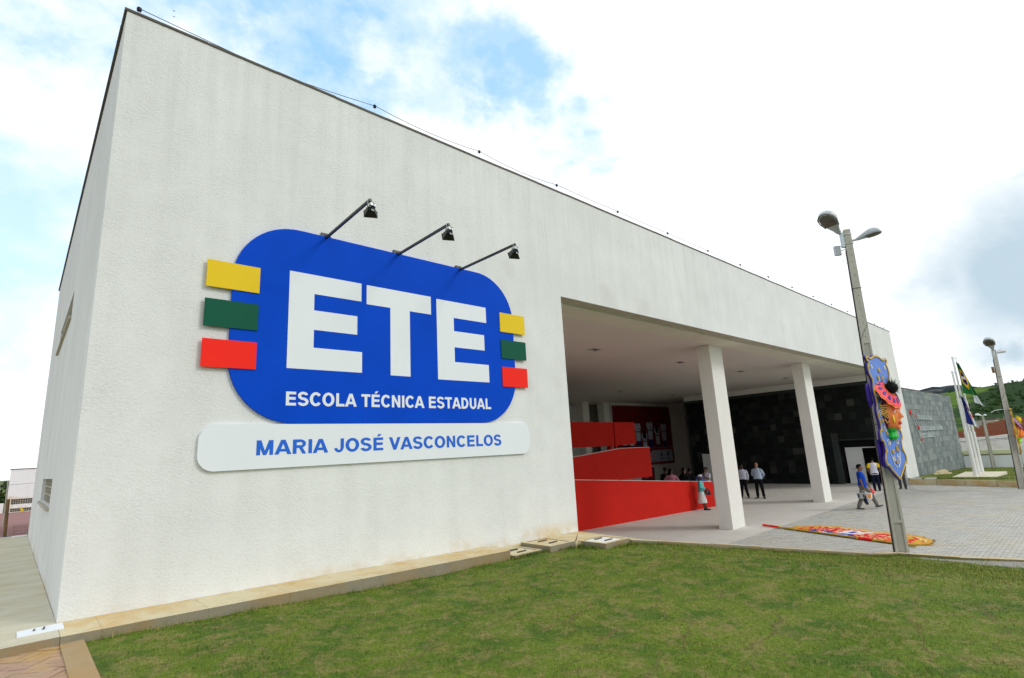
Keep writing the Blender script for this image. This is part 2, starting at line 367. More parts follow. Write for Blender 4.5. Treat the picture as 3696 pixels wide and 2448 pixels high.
M['grey_tile'] = mat_island('grey_slate', [(0, (.085, .115, .125)), (.25, (.125, .16, .17)), (.5, (.17, .205, .21)), (.75, (.225, .26, .255)), (.9, (.28, .31, .30)), (1, (.12, .135, .13))], .6, .5, .35, 14, .25)
M['grey_grout'] = pmat('grey_grout', (.42, .47, .45), .9, .1, 8)
M['paver'] = mat_island('grey_paver', [(0, (.44, .44, .41)), (.5, (.50, .50, .47)), (1, (.56, .555, .52))], .85, 0, .2, 60, .2, ((.52, .45, .31), .8, .4))
M['red_paver'] = mat_island('reddish_paver', [(0, (.36, .235, .17)), (.4, (.42, .27, .20)), (.75, (.40, .29, .20)), (1, (.45, .31, .19))], .85, 0, .2, 40, .35, ((.45, .28, .085), 3.0, .7))
M['far_paving'] = pmat('far_red_paving', (.25, .125, .115), .9, .14, 3, .1)
M['lawn'] = mat_lawn('turf'); M['blade'] = mat_lawn('grass_blade', True)
M['white_sheet'] = pmat('white_sheet', (.72, .77, .80), .5, .02, 1.0, 0, 1, .2)
M['blue_sheet'] = pmat('blue_sheet', (.0015, .062, .54), .6, .08, 1.6, 0, 1, .05)
M['blue_print'] = pmat('blue_print', (.006, .12, .62), .4, .03, 1)
M['yellow_sheet'] = pmat('yellow_sheet', (.74, .52, .012), .5, .03, 1, 0, 1, .15)
M['green_sheet'] = pmat('green_sheet', (.003, .088, .050), .55, .04, 1, 0, 1, .12)
M['red_sheet'] = pmat('red_sheet', (.88, .022, .012), .55, .03, 1, 0, 1, .12)
M['black_metal'] = pmat('black_metal', (.012, .012, .014), .4, .2, 8, 0, 1, .5)
M['galv'] = pmat('galvanised_steel', (.50, .56, .58), .4, .1, 3, 0, 1, .5, .6)
M['lamp_grey'] = pmat('lamp_housing', (.42, .46, .50), .4, .05, 6, 0, 1, .5)
M['lamp_rim'] = pmat('lamp_underside', (.21, .21, .195), .5, .1, 6)
M['glass_lens'] = pmat('lamp_lens', (.085, .08, .065), .15, .25, 5, 0, 1, .6)
M['pale_lens'] = pmat('pale_lens', (.6, .65, .68), .2, .1, 5)
M['wire'] = pmat('wire', (.03, .03, .035), .5, .1, 5)
M['insul'] = pmat('insulator_plastic', (.015, .016, .05), .4, .1, 5)
M['door'] = pmat('white_door', (.70, .72, .72), .5, .03, 1.5, 0, 1, .4)
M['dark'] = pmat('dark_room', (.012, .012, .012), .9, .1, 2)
M['glass'] = pmat('window_glass', (.05, .065, .07), .08, .2, 2, 0, 1, .7)
M['daylight_pane'] = pmat('bright_pane', (.75, .82, .82), .3, .05, 2)
M['white_pole'] = pmat('white_pole', (.76, .77, .76), .45, .04, 2, 0, 1, .4)
M['brick'] = None
M['wood'] = pmat('weathered_wood', (.20, .115, .06), .9, .3, 6, .3, 30, .2, 0, False, (3, 3, .4))
# ------------------------------------------------------------------ levels of the site (metres; z = 0 is the porch floor)
X0, X1, X2, X3 = 0.0, 8.545, 37.05, 39.85        # corner, opening left, opening right, end of the front wall
ZT, ZL, ZC, DEP = 9.22, 6.50, 6.46, 15.23        # wall top, lintel, ceiling, depth of the left flank
def lerp(x, pts):
    if x <= pts[0][0]: return pts[0][1]
    for (a, b), (c, d) in zip(pts, pts[1:]):
        if x <= c: return b + (d - b) * (x - a) / (c - a)
    return pts[-1][1]
def ledge_z(x): return lerp(x, [(-6, 1.47), (0, 1.447), (6, 1.33), (9, 1.24)])
KERB = [(8.20, -1.62, 1.262), (8.95, -1.80, 1.142), (10.2, -2.20, .935), (11.45, -2.58, .727), (12.7, -2.97, .520), (13.95, -3.35, .312), (15.2, -3.74, .10), (15.86, -3.97, .03), (16.06, -5.15, .02), (16.42, -6.25, .02), (16.9, -8.2, .02), (17.5, -11, .02), (18.4, -15, .02)]
def kerb_x(y):
    for a, b in zip(KERB, KERB[1:]):
        if b[1] <= y <= a[1]: return a[0] + (b[0] - a[0]) * (y - a[1]) / (b[1] - a[1])
    return KERB[0][0] if y > KERB[0][1] else KERB[-1][0]
def lawn_z(x, y):
    z = lerp(x, [(-8, 1.37), (0, 1.362), (1.2, 1.325), (2.6, 1.265), (4.4, 1.20), (6, 1.188), (7, 1.195), (8.2, 1.178), (9.0, 1.055), (10.2, .85), (11.45, .64), (12.7, .43), (13.95, .22), (15.2, .03), (15.9, -.035), (19, -.03)])
    return z

# ------------------------------------------------------------------ the school building
school = thing('school_building', (0, 0, 0), 'white rough-plastered flat-roofed school with a deep porch on two square columns', 'building')
def wall_grid(mb, us, vs, hole, P, t, mi=0):
    """wall cut into cells us x vs; cells where hole(u,v) are open; P(u,v,d) maps to space, d=0 front, d=t back"""
    nu, nv = len(us) - 1, len(vs) - 1
    op = [[hole((us[i] + us[i + 1]) / 2, (vs[j] + vs[j + 1]) / 2) for j in range(nv)] for i in range(nu)]
    for i in range(nu):
        for j in range(nv):
            a, b, c, d = us[i], us[i + 1], vs[j], vs[j + 1]
            if not op[i][j]:
                mb.quad(P(a, c, 0), P(b, c, 0), P(b, d, 0), P(a, d, 0), mi); mb.quad(P(b, c, t), P(a, c, t), P(a, d, t), P(b, d, t), mi)
            for di, dj, e in ((-1, 0, ((a, c), (a, d))), (1, 0, ((b, d), (b, c))), (0, -1, ((b, c), (a, c))), (0, 1, ((a, d), (b, d)))):
                ii, jj = i + di, j + dj
                out = not (0 <= ii < nu and 0 <= jj < nv)
                if not op[i][j] and (out or op[ii][jj]):
                    (p, q), (r_, s_) = e; mb.quad(P(p, q, 0), P(p, q, t), P(r_, s_, t), P(r_, s_, 0), mi)
m = MB()
wall_grid(m, [X0, X1, X2, X3], [-.6, ZL, ZT], lambda u, v: X1 < u < X2 and v < ZL, lambda u, v, d: (u, d, v), .36)
m.build('front_wall', M['plaster'], school)
W1 = (4.55, 8.75, 2.47, 2.95); W2 = (5.02, 9.25, 6.0, 6.53)      # the two strip windows of the left flank: y0,y1,z0,z1
m = MB()
wall_grid(m, [.362, W1[0], W2[0], W1[1], W2[1], DEP], [-.6, W1[2], W1[3], W2[2], W2[3], ZT - .002],
          lambda u, v: any(w[0] < u < w[1] and w[2] < v < w[3] for w in (W1, W2)), lambda u, v, d: (.003 + d, u, v), .34)
m.build('side_wall', M['plaster_side'], school)
for w in (W1, W2):
    o = thing('strip_window', (.20, w[0], w[2]), '', ''); del o['label']; del o['category']
    o.parent = school; WL[o.name] = (.20, w[0], w[2])
    n = 21; step = (w[1] - w[0]) / n
    g = MB()
    for k in range(n + 1): g.box(.065, .095, w[0] + k * step - .012, w[0] + k * step + .012, w[2] + .002, w[3] - .002)
    for k in range(1, 3): g.box(.060, .10, w[0] + .002, w[1] - .002, w[2] + (w[3] - w[2]) * k / 3 - .012, w[2] + (w[3] - w[2]) * k / 3 + .012)
    g.build('lattice', M['concrete'], o)
    MB().box(.14, .152, w[0] + .002, w[1] - .002, w[2] + .002, w[3] - .002).build('pane', M['glass'], o)
    MB().box(-.045, .06, w[0] - .06, w[1] + .06, w[2] - .055, w[2] - .002).build('sill', M['concrete'], o)
# porch flank of the left block, back walls, roof slab
m = MB(); m.box(X1 - .34, X1 - .003, .363, 21.0, -.6, ZC); m.build('porch_side_wall', M['paint_white'], school)
m = MB(); m.box(.35, X3 - .01, .363, 12.0, ZC + .12, ZC + .30); m.box(.35, 46.0, 12.0, 21.4, ZC + .12, ZC + .30); m.box(.35, X1 - .35, DEP - .3, DEP, -.6, ZC + .1); m.build('roof_slab', M['paint_white'], school)
m = MB(); m.box(.003, .33, .362, DEP, ZT - .012, ZT - .004); m.build('parapet_top', M['concrete'], school)
# ceiling with openings for the sunken lights
LT = [(14.57, 3.92), (20.65, 4.04), (26.85, 4.16), (33.15, 4.30), (27.85, 12.55), (34.6, 12.85)]
m = MB(); us = sorted({X1, 46.0, *[v for x, y in LT for v in (x - .27, x + .27)]}); vs = sorted({1.15, 21.0, *[v for x, y in LT for v in (y - .18, y + .18)]})
wall_grid(m, us, vs, lambda u, v: any(abs(u - x) < .27 and abs(v - y) < .18 for x, y in LT), lambda u, v, d: (u, v, ZC + d), .11)
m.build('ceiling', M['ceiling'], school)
for x, y in LT:
    o = bpy.data.objects.new('ceiling_light', None); C.objects.link(o); o.location = (x, y, ZC); o.parent = school; WL[o.name] = (x, y, ZC)
    h = MB()
    for a in (-1, 1): h.hexa([(x + a * .27 - .005, y - .18, ZC + .002), (x + a * .27 + .005, y - .18, ZC + .002), (x + a * .27 + .005, y + .18, ZC + .002), (x + a * .27 - .005, y + .18, ZC + .002)], [(x + a * .2 - .005, y - .12, ZC + .10), (x + a * .2 + .005, y - .12, ZC + .10), (x + a * .2 + .005, y + .12, ZC + .10), (x + a * .2 - .005, y + .12, ZC + .10)])
    h.box(x - .22, x + .22, y - .14, y + .14, ZC + .095, ZC + .105)
    h.build('housing', M['lamp_rim'], o)
    MB().tube([(x - .15, y, ZC + .07), (x + .15, y, ZC + .07)], .014, 8).build('lamp_tube', M['pale_lens'], o)
m = MB(); m.box(X1 + .001, X2 - .001, .363, 1.149, ZC - .01, ZC + .118); m.build('porch_beam', M['beam'], school)
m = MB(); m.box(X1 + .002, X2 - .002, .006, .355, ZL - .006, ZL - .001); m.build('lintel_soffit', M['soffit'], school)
for x in (17.784, 26.887):
    MB().box(x, x + .948, 1.142, 1.633, -.02, ZC - .012).build('column', M['paint_white'], school)
# roof edge flashing: thin, dark, slightly uneven
m = MB()
for k in range(40):
    a, b = k, min(k + .995, X3); dz = random.uniform(-.005, .005)
    m.box(a - (.03 if k == 0 else 0), b + (.03 if k == 39 else 0), -.016, .40, ZT + .001 + dz, ZT + .036 + dz)
for k in range(15): 
    dz = random.uniform(-.006, .006); m.box(-.032, .36, .402 + k * .99, .402 + (k + .995) * .99, ZT + .001 + dz, ZT + .040 + dz)
m.build('roof_flashing', M['flashing'], school)
# right flank of the pier
MB().box(X2 + .003, X3 - .003, .362, .9, -.6, ZT - .01).build('pier_return', M['paint_white'], school)
# walls at the back of the porch
MB().box(34.05, 42.85, 18.10, 18.35, -.05, ZC).build('poster_wall', M['paint_white'], school)
MB().box(42.85, 43.05, 16.7, 18.35, -.05, ZC).build('corner_wall', M['paint_white'], school)
MB().box(X2 + .26, 46.0, 13.1, 13.28, 0, ZC + .1).box(45.7, 45.9, 13.3, 21, 0, ZC + .1).build('added_corridor_wall', M['paint_white'], school)  # unseen closing walls, added so that the corridor stays dark
MB().box(X1 - .3, 46.0, 20.85, 21.1, -.05, ZC).build('back_wall', M['paint_white'], school)
for x in (30.65, 33.2): MB().box(x, x + .72, 18.1, 18.7, 0, ZC).build('pillar', M['paint_white'], school)
MB().box(31.7, 33.0, 20.80, 20.848, 3.0, 5.8).build('inner_door', M['paint_white'], school)
g = MB()
for i in range(4): g.box(29.6 + i * .3, 29.63 + i * .3, 20.78, 20.84, 5.0, 5.9); g.box(29.5, 30.8, 20.785, 20.835, 5.0 + i * .29, 5.03 + i * .29)
g.build('lattice_window', M['daylight_pane'], school)
MB().box(32.35, 32.72, 20.76, 20.795, 4.78, 5.25).build('bright_window', M['daylight_pane'], school)
# the red ramp: solid parapets and the sloping slabs behind them
def slab_wall(name, pts, y0, y1, t, mat_):       # pts: (x, z_bottom, z_top); y runs from y0 at first x to y1 at last
    m = MB(); xa, xb = pts[0][0], pts[-1][0]; Y = lambda x: y0 + (y1 - y0) * (x - xa) / (xb - xa)
    for (a, b, c), (d, e, f) in zip(pts, pts[1:]):
        m.hexa([(a, Y(a), b), (d, Y(d), e), (d, Y(d) + t, e), (a, Y(a) + t, b)], [(a, Y(a), c), (d, Y(d), f), (d, Y(d) + t, f), (a, Y(a) + t, c)])
    return m.build(name, mat_, school)
slab_wall('ramp_parapet', [(X1 + .01, -.02, 2.36), (15.1, -.02, 1.835), (23.92, -.02, 1.12)], 6.36, 4.90, .14, M['red'])
slab_wall('parapet_capping', [(X1 + .01, 2.361, 2.375), (15.1, 1.836, 1.85), (23.92, 1.121, 1.135)], 6.36, 4.90, .14, M['paint_white'])
slab_wall('ramp_parapet', [(X1 + .01, .9, 2.02), (16.57, 1.42, 2.64), (19.88, 1.50, 2.89), (22.2, 1.49, 2.87)], 7.02, 7.02, .14, M['red'])
slab_wall('parapet_capping', [(X1 + .01, 2.021, 2.035), (16.57, 2.641, 2.655), (19.88, 2.891, 2.905), (22.2, 2.871, 2.885)], 7.02, 7.02, .14, M['paint_white'])
slab_wall('ramp_parapet', [(X1 + .01, 3.06, 4.32), (22.55, 3.03, 4.25)], 9.36, 9.36, .14, M['red'])
slab_wall('ramp_parapet', [(22.83, 2.88, 4.26), (23.06, 3.04, 4.26), (24.7, 3.08, 4.25)], 9.5, 9.5, .14, M['red'])
slab_wall('ramp_parapet', [(X1 + .01, 2.0, 3.0), (17.2, 2.2, 3.02)], 9.0, 9.0, .14, M['red'])
m = MB()
m.hexa([(X1 + .01, 6.51, -.01), (23.9, 5.05, -.01), (23.9, 7.0, -.01), (X1 + .01, 7.0, -.01)], [(X1 + .01, 6.51, 1.25), (23.9, 5.05, .02), (23.9, 7.0, .02), (X1 + .01, 7.0, 1.25)])
m.hexa([(X1 + .01, 7.17, 1.0), (22.2, 7.17, 1.5), (22.2, 9.3, 1.5), (X1 + .01, 9.3, 1.0)], [(X1 + .01, 7.17, 1.2), (22.2, 7.17, 1.7), (22.2, 9.3, 1.7), (X1 + .01, 9.3, 1.2)])
m.box(X1 + .01, 24.65, 9.66, 12.0, 3.05, 3.2)
m.build('ramp_slab', M['floor'], school)
MB().box(22.6, 22.8, 9.7, 9.9, 0, 3.04).build('ramp_post', M['red'], school)

# ------------------------------------------------------------------ black slate wall at the right of the porch
XB = X2; NB = (1.29, 3.26, 2.60)                  # niche y0, y1, top
bw = thing('porch_slate_wall', (XB, 6.5, 0), 'black slate-tiled wall with a door niche along the right side of the porch', 'wall')
YB0, YB1, ZB = .365, 13.3, 6.08
core = MB()
core.box(XB + .03, XB + .25, NB[1], YB1, 0, ZB); core.box(XB + .03, XB + .25, YB0, NB[0], 0, ZB); core.box(XB + .03, XB + .25, NB[0], NB[1], NB[2], ZB)
core.box(XB + .25, XB + .9, NB[0] - .2, NB[0] - .01, 0, NB[2] + .2); core.box(XB + .25, XB + .9, NB[1] + .01, NB[1] + .2, 0, NB[2] + .2)
core.box(XB + .25, XB + .9, NB[0] - .01, NB[1] + .01, NB[2] + .01, NB[2] + .2)
core.build('wall_core', M['black_grout'], bw)
MB().box(XB - .02, XB + .26, YB0, YB1, ZB + .002, ZC - .012).build('cornice', M['paint_white'], bw)
ts = .40; rest = MB(); tiles = []
tile_me = MB().box(-.02, .0, -.1965, .1965, -.1965, .1965).mesh('tile', M['black_tile'])
ys = np.arange(YB0 + ts / 2, YB1 - .1, ts)
for iy, y in enumerate(ys):
    for z in np.arange(ts / 2 - .13, ZB - .1, ts):
        if z < .1: z0, z1 = .002, z + ts / 2
        else: z0, z1 = z - ts / 2, z + ts / 2
        if NB[0] - .14 < y < NB[1] + .14 and z0 < NB[2] - .1: continue
        d = (y - YB0) * 1.0; tiles.append((d, y, z, z0))
tiles.sort()
for k, (d, y, z, z0) in enumerate(tiles):
    px = XB + .03 - random.uniform(0, .006)
    if k < 296 and z0 > .1: piece('tile', tile_me, bw, (px, y, z))
    else: rest.box(px - .02, px, y - .1965, y + .1965, max(z0, 0) + .0035, z + .1965)
rest.build('tile_field', M['black_tile'], bw, kind='stuff')
# tiles round the niche, cut ones and its reveals
m = MB()
for z in np.arange(.07, NB[2], ts):
    z1 = min(z + ts, NB[2] - .01)
    for yy, ww in ((NB[1] + .012, .3), (NB[0] - .012, -.3)):
        m.box(XB + .26, XB + .86, min(yy, yy - .011 * (1 if ww > 0 else -1)), max(yy, yy - .011 * (1 if ww > 0 else -1)), z + .004, z1 - .004)
m.build('reveal_tile', M['black_tile'], bw)
m = MB()
XD = XB + .52
m.box(XD + .04, XD + .10, NB[0] + .01, NB[1] - .01, 2.17, NB[2] + .005)
m.build('niche_head', M['black_tile'], bw)
dr = bpy.data.objects.new('double_door', None); C.objects.link(dr); dr.parent = bw; WL[dr.name] = (XB, 6.5, 0)
MB().box(XD, XD + .045, 2.13, 3.0, .01, 2.10).build('door_leaf', M['door'], dr)
m = MB(); m.box(XD - .01, XD + .05, 1.31, 3.05, 2.10, 2.165); m.box(XD - .01, XD + .05, 3.0, 3.05, 0, 2.10); m.build('door_frame', M['door'], dr)
MB().tube([(XD - .001, 2.76, .88), (XD - .05, 2.76, .88), (XD - .055, 2.55, .885)], .013, 8).build('handle', M['galv'], dr)
m = MB(); m.box(XD + .045, XD + .9, 1.33, 1.36, .01, 2.05); m.build('open_leaf', M['door'], dr)
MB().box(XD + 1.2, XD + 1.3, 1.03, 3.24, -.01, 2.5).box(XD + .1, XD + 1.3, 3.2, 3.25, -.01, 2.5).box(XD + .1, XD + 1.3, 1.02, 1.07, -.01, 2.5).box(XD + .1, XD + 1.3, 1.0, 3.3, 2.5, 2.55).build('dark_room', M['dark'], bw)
d2 = bpy.data.objects.new('double_door', None); C.objects.link(d2); d2.parent = bw; WL[d2.name] = (XB, 6.5, 0)
MB().box(XB - .05, XB - .005, 10.9, 12.28, .01, 2.1).build('door_leaf', M['door'], d2)
MB().tube([(XB - .055, 11.2, .95), (XB - .10, 11.2, .95), (XB - .10, 10.95, .95)], .016, 8).build('handle', M['black_metal'], d2)
MB().box(XB - .06, XB - .004, 10.85, 10.9, .01, 2.15).box(XB - .06, XB - .004, 12.28, 12.33, .01, 2.15).build('door_frame', M['door'], d2)

# ------------------------------------------------------------------ grey slate wall to the right of the pier
gw = thing('slate_wall', (48, .1, 0), 'grey slate-clad wall running on to the right of the white pier', 'wall')
GX0, GX1, GZT = X3 + .003, 56.3, 5.62
MB().box(GX0, GX1, .075, .40, -.6, GZT).build('wall_core', M['grey_grout'], gw)
MB().box(GX0, GX1 + .02, .03, .42, GZT + .001, GZT + .05).build('coping', M['flashing'], gw)
rh = .371; k = 0; rest = MB(); gt = []; base = {}
for row in range(17):
    z0 = -.5 + row * rh
    if z0 > GZT - .05: break
    x = GX0
    while x < GX1 - .02:
        w = random.choice((.26, .36, .36, .46, .56, .70, .92)); x1 = min(x + w, GX1); z1 = min(z0 + rh, GZT)
        gt.append((x, x1, z0, z1)); x = x1
gt.sort(key=lambda t: t[0] if t[3] > .1 else 999)
for i, (x, x1, z0, z1) in enumerate(gt):
    d = random.uniform(0, .012); w = round(x1 - x, 3); h = round(z1 - z0, 3)
    if i < 296:
        key = (w, h)
        if key not in base: base[key] = MB().box(-w / 2 + .004, w / 2 - .004, -.02, 0, -h / 2 + .008, h / 2 - .008).mesh('tile', M['grey_tile'])
        piece('tile', base[key], gw, ((x + x1) / 2, .074 - d, (z0 + z1) / 2))
    else: rest.box(x + .004, x1 - .004, .054 - d, .074 - d, z0 + .008, z1 - .008)
rest.build('tile_field', M['grey_tile'], gw, kind='stuff')

# ------------------------------------------------------------------ grounds
def struct(o): o['kind'] = 'structure'; return o
m = MB(); m.quad((-3000, -3000, -.9), (3000, -3000, -.9), (3000, 3000, -.9), (-3000, 3000, -.9))
struct(m.build('ground', pmat('far_ground', (.10, .12, .035), .95, .35, .02)))
# porch floor: one sheet
m = MB(); m.box(X1, 46, .25, 21, -.25, 0.0)
struct(m.build('porch_floor', M['floor']))
# plaza: bed, then pavers on it
m = MB(); m.quad((X1, -30, -.022), (37.2, -30, -.022), (37.2, .249, -.022), (X1, .249, -.022))
plaza = struct(m.build('plaza', mat_cement('plaza_paving', (.30, .30, .275), (.35, .29, .19), .4, 0, .3)))
# pavers: the ones nearest the kerb singly, the others joined, material beyond
PL, PW, PT = .20, .10, .022
def in_plaza(x, y): return x > kerb_x(y) + .12 and y < .24 if y > -15 else False
pv = []
iy0, iy1 = int(-9.5 / PL), int(.3 / PL)
for ix in range(int(13.0 / PW), int(25.5 / PW)):
    for iy in range(iy0, iy1 + 1):
        x = ix * PW + PW / 2; y = iy * PL + (PL / 2 if ix % 2 else 0)
        if not in_plaza(x - PW / 2, y - PL / 2) or not in_plaza(x - PW / 2, y + PL / 2): continue
        if y + PL / 2 > .245: continue
        if y < -7.2 - (x - 16) * .05: continue
        pv.append((math.hypot(x - CAM.x, y - CAM.y), x, y))
pv.sort()
pmesh = MB().box(-PW / 2 + .004, PW / 2 - .004, -PL / 2 + .005, PL / 2 - .005, -PT, 0).mesh('paver', M['paver'])
rest = MB()
for i, (d, x, y) in enumerate(pv):
    z = random.uniform(-.003, .003)
    if i < 296: piece('paver', pmesh, plaza, (x, y, z), (random.uniform(-.015, .015), random.uniform(-.02, .02), random.uniform(-.01, .01)))
    else:
        b = len(rest.v); zz = z; X, Y = PW / 2 - .004, PL / 2 - .005
        rest.v += [(x - X, y - Y, zz), (x + X, y - Y, zz), (x + X, y + Y, zz), (x - X, y + Y, zz), (x - X, y - Y, -PT), (x - X, y + Y, -PT), (x + X, y - Y, -PT), (x + X, y + Y, -PT)]
        rest.f += [(b, b + 1, b + 2, b + 3), (b + 4, b, b + 3, b + 5), (b + 1, b + 6, b + 7, b + 2)]; rest.m += [0] * 3; rest.sm += [False] * 3
o = rest.build('paver_field', M['paver'], plaza, kind='stuff')
# the remaining paving, to the far kerb: courses laid as long strips with sunk joints
rest = MB()
for ix in range(int(25.5 / PW), int(37.0 / PW)):
    x = ix * PW; b = len(rest.v); zz = random.uniform(-.003, .002)
    ystep = [-9.5 + random.uniform(0, .3)]
    while ystep[-1] < -.2: ystep.append(ystep[-1] + random.choice((.4, .6, .8)))
    ystep[-1] = .24
    for a, c in zip(ystep, ystep[1:]):
        zz = random.uniform(-.004, .003); rest.quad((x + .004, a + .005, zz), (x + PW - .004, a + .005, zz), (x + PW - .004, c - .005, zz), (x + .004, c - .005, zz))
rest.build('paver_field', M['paver'], plaza, kind='stuff')
# a paler strip between porch floor and pavers
m = MB()
for k in range(16): m.box(X1 + k * 1.78, X1 + k * 1.78 + 1.76, .12, .249, -.2, .003)
m.build('floor_edge', M['floor'], bpy.data.objects['porch_floor'])

# lawn in front of the building
NY, NX = 110, 90
def lawn_mesh():
    vs = []; fs = []
    for j in range(NY + 1):
        y = -.30 - 13.7 * j / NY; xa = .08 if y < -.2 else .08; xb = kerb_x(y) + .03 if y < -1.62 else 8.25
        for i in range(NX + 1):
            x = xa + (xb - xa) * i / NX
            z = lawn_z(x, y) + .016 * (noise.noise(Vector((x * 1.3, y * 1.3, 0))) + .6 * noise.noise(Vector((x * 3.1, y * 3.1, 4))))
            vs.append((x, y, z))
    for j in range(NY):
        for i in range(NX):
            a = j * (NX + 1) + i; fs.append((a, a + NX + 1, a + NX + 2, a + 1))
    return vs, fs
m = MB(); vs, fs = lawn_mesh(); m.add(vs, fs, 0, True)
lawn = struct(m.build('lawn', M['lawn']))
def blades(name, n, rmin, rmax, az0, az1, zf, inside, hgt, wid, lean, seed):
    g = np.random.default_rng(seed)
    r = rmin * (rmax / rmin) ** g.random(n); a = np.radians(az0 + (az1 - az0) * g.random(n))
    x = CAM.x + r * np.sin(a); y = CAM.y + r * np.cos(a)
    keep = np.array([inside(p, q) for p, q in zip(x, y)]); x, y, r = x[keep], y[keep], r[keep]
    z = np.array([zf(p, q) for p, q in zip(x, y)])
    k = len(x); th = g.random(k) * 2 * np.pi; ln = lean[0] + (lean[1] - lean[0]) * g.random(k)
    cl = np.array([noise.noise(Vector((p * 1.7, q * 1.7, 9))) for p, q in zip(x, y)])
    h = hgt * (.55 + .8 * g.random(k)) * (1 + .45 * cl) * np.clip(r / 9, .8, 1.35); w = wid * np.clip(r / 5.5, .8, 3.2)
    dx, dy = np.cos(th), np.sin(th)
    P = np.empty((k, 3, 3), np.float32)
    P[:, 0] = np.stack([x - dy * w, y + dx * w, z - .004], 1); P[:, 1] = np.stack([x + dy * w, y - dx * w, z - .004], 1)
    P[:, 2] = np.stack([x + dx * h * np.sin(ln), y + dy * h * np.sin(ln), z + h * np.cos(ln)], 1)
    me = bpy.data.meshes.new(name); me.vertices.add(k * 3); me.loops.add(k * 3); me.polygons.add(k)
    me.vertices.foreach_set('co', P.ravel()); me.loops.foreach_set('vertex_index', np.arange(k * 3, dtype=np.int32))
    me.polygons.foreach_set('loop_start', np.arange(0, k * 3, 3, dtype=np.int32)); me.update(calc_edges=True)
    me.materials.append(M['blade']); o = bpy.data.objects.new(name, me); C.objects.link(o); o['kind'] = 'stuff'
    return o
def on_lawn(x, y):
    if x < .24 or y > -.74 or y < -13.5: return False
    if y > -1.66: return (x < 5.95) or (x < 6.68 and y < -.74) or (x < 7.46 and y < -.96) or (x < 7.46 and y < -1.0)
    return x < kerb_x(y) - .10
blades('grass', 430000, 2.6, 19.5, -4, 108, lambda x, y: lawn_z(x, y) + .016 * (noise.noise(Vector((x * 1.3, y * 1.3, 0))) + .6 * noise.noise(Vector((x * 3.1, y * 3.1, 4)))), on_lawn, .030, .0026, (.35, 1.25), 3)

# longer tufts where the mower misses, along ledge, boxes and kerb
def fringe(name, pts, n, seed):
    g = random.Random(seed); m = MB()
    for _ in range(n):
        i = g.randrange(len(pts) - 1); a, b = V2(pts[i]), V2(pts[i + 1]); p = a.lerp(b, g.random()); nrm = V2((b - a).y, -(b - a).x).normalized()
        if noise.noise(Vector((p.x * 1.4, p.y * 1.4, 11))) < g.uniform(-.5, .35): continue
        p = p + nrm * abs(g.gauss(0, .05)); z = lawn_z(p.x, p.y) - .005; h = g.uniform(.03, .085); t = g.uniform(0, 2 * PI); l = g.uniform(0, .045); w = .004
        m.add([(p.x - w * math.sin(t), p.y + w * math.cos(t), z), (p.x + w * math.sin(t), p.y - w * math.cos(t), z), (p.x + l * math.cos(t), p.y + l * math.sin(t), z + h)], [(0, 1, 2)])
    o = m.build(name, M['blade']); o['kind'] = 'stuff'
V2 = lambda a, b=None: Vector(a[:2]) if b is None else Vector((a, b))
fringe('edge_grass', [(.25, -.72), (5.95, -.72), (6.7, -.78), (7.4, -.97), (7.48, -1.0), (7.5, -1.58), (8.2, -1.62)] + [(k[0] - .02, k[1]) for k in KERB[1:11]], 15000, 8)
# cement ledge along the wall, slab by slab
ledge = struct(MB().box(-.002, 5.92, -.66, -.01, .3, 1.2).build('ledge', M['ledge_face']))
edges = [-.0, .33, 1.30, 2.22, 3.2, 4.15, 5.08, 5.95]
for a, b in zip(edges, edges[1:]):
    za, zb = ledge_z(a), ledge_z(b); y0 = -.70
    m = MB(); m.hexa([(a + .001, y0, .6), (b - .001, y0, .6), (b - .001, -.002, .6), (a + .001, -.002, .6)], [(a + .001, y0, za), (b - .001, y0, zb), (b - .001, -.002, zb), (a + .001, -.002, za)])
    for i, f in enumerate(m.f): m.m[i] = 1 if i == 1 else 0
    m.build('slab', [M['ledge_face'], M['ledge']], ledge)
# cement path round the left corner
walk = struct(MB().box(-6, -.01, -.66, 16.3, .2, 1.0).build('walkway', M['ledge_face']))
ys = [-.70, .05, 1.0, 1.95, 2.9, 3.9, 4.8, 5.8, 6.8, 7.7, 8.7, 9.8, 10.8, 11.9, 13.1, 14.4, 16.45]
for a, b in zip(ys, ys[1:]):
    za, zb = 1.45 - .0165 * max(a, 0), 1.45 - .0165 * max(b, 0)
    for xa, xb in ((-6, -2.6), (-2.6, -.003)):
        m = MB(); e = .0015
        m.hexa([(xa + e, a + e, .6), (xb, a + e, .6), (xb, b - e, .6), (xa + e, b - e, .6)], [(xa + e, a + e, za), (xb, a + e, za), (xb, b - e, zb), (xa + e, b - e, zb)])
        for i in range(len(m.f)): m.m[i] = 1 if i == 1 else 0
        m.build('slab', [M['ledge_face'], M['walk']], walk)
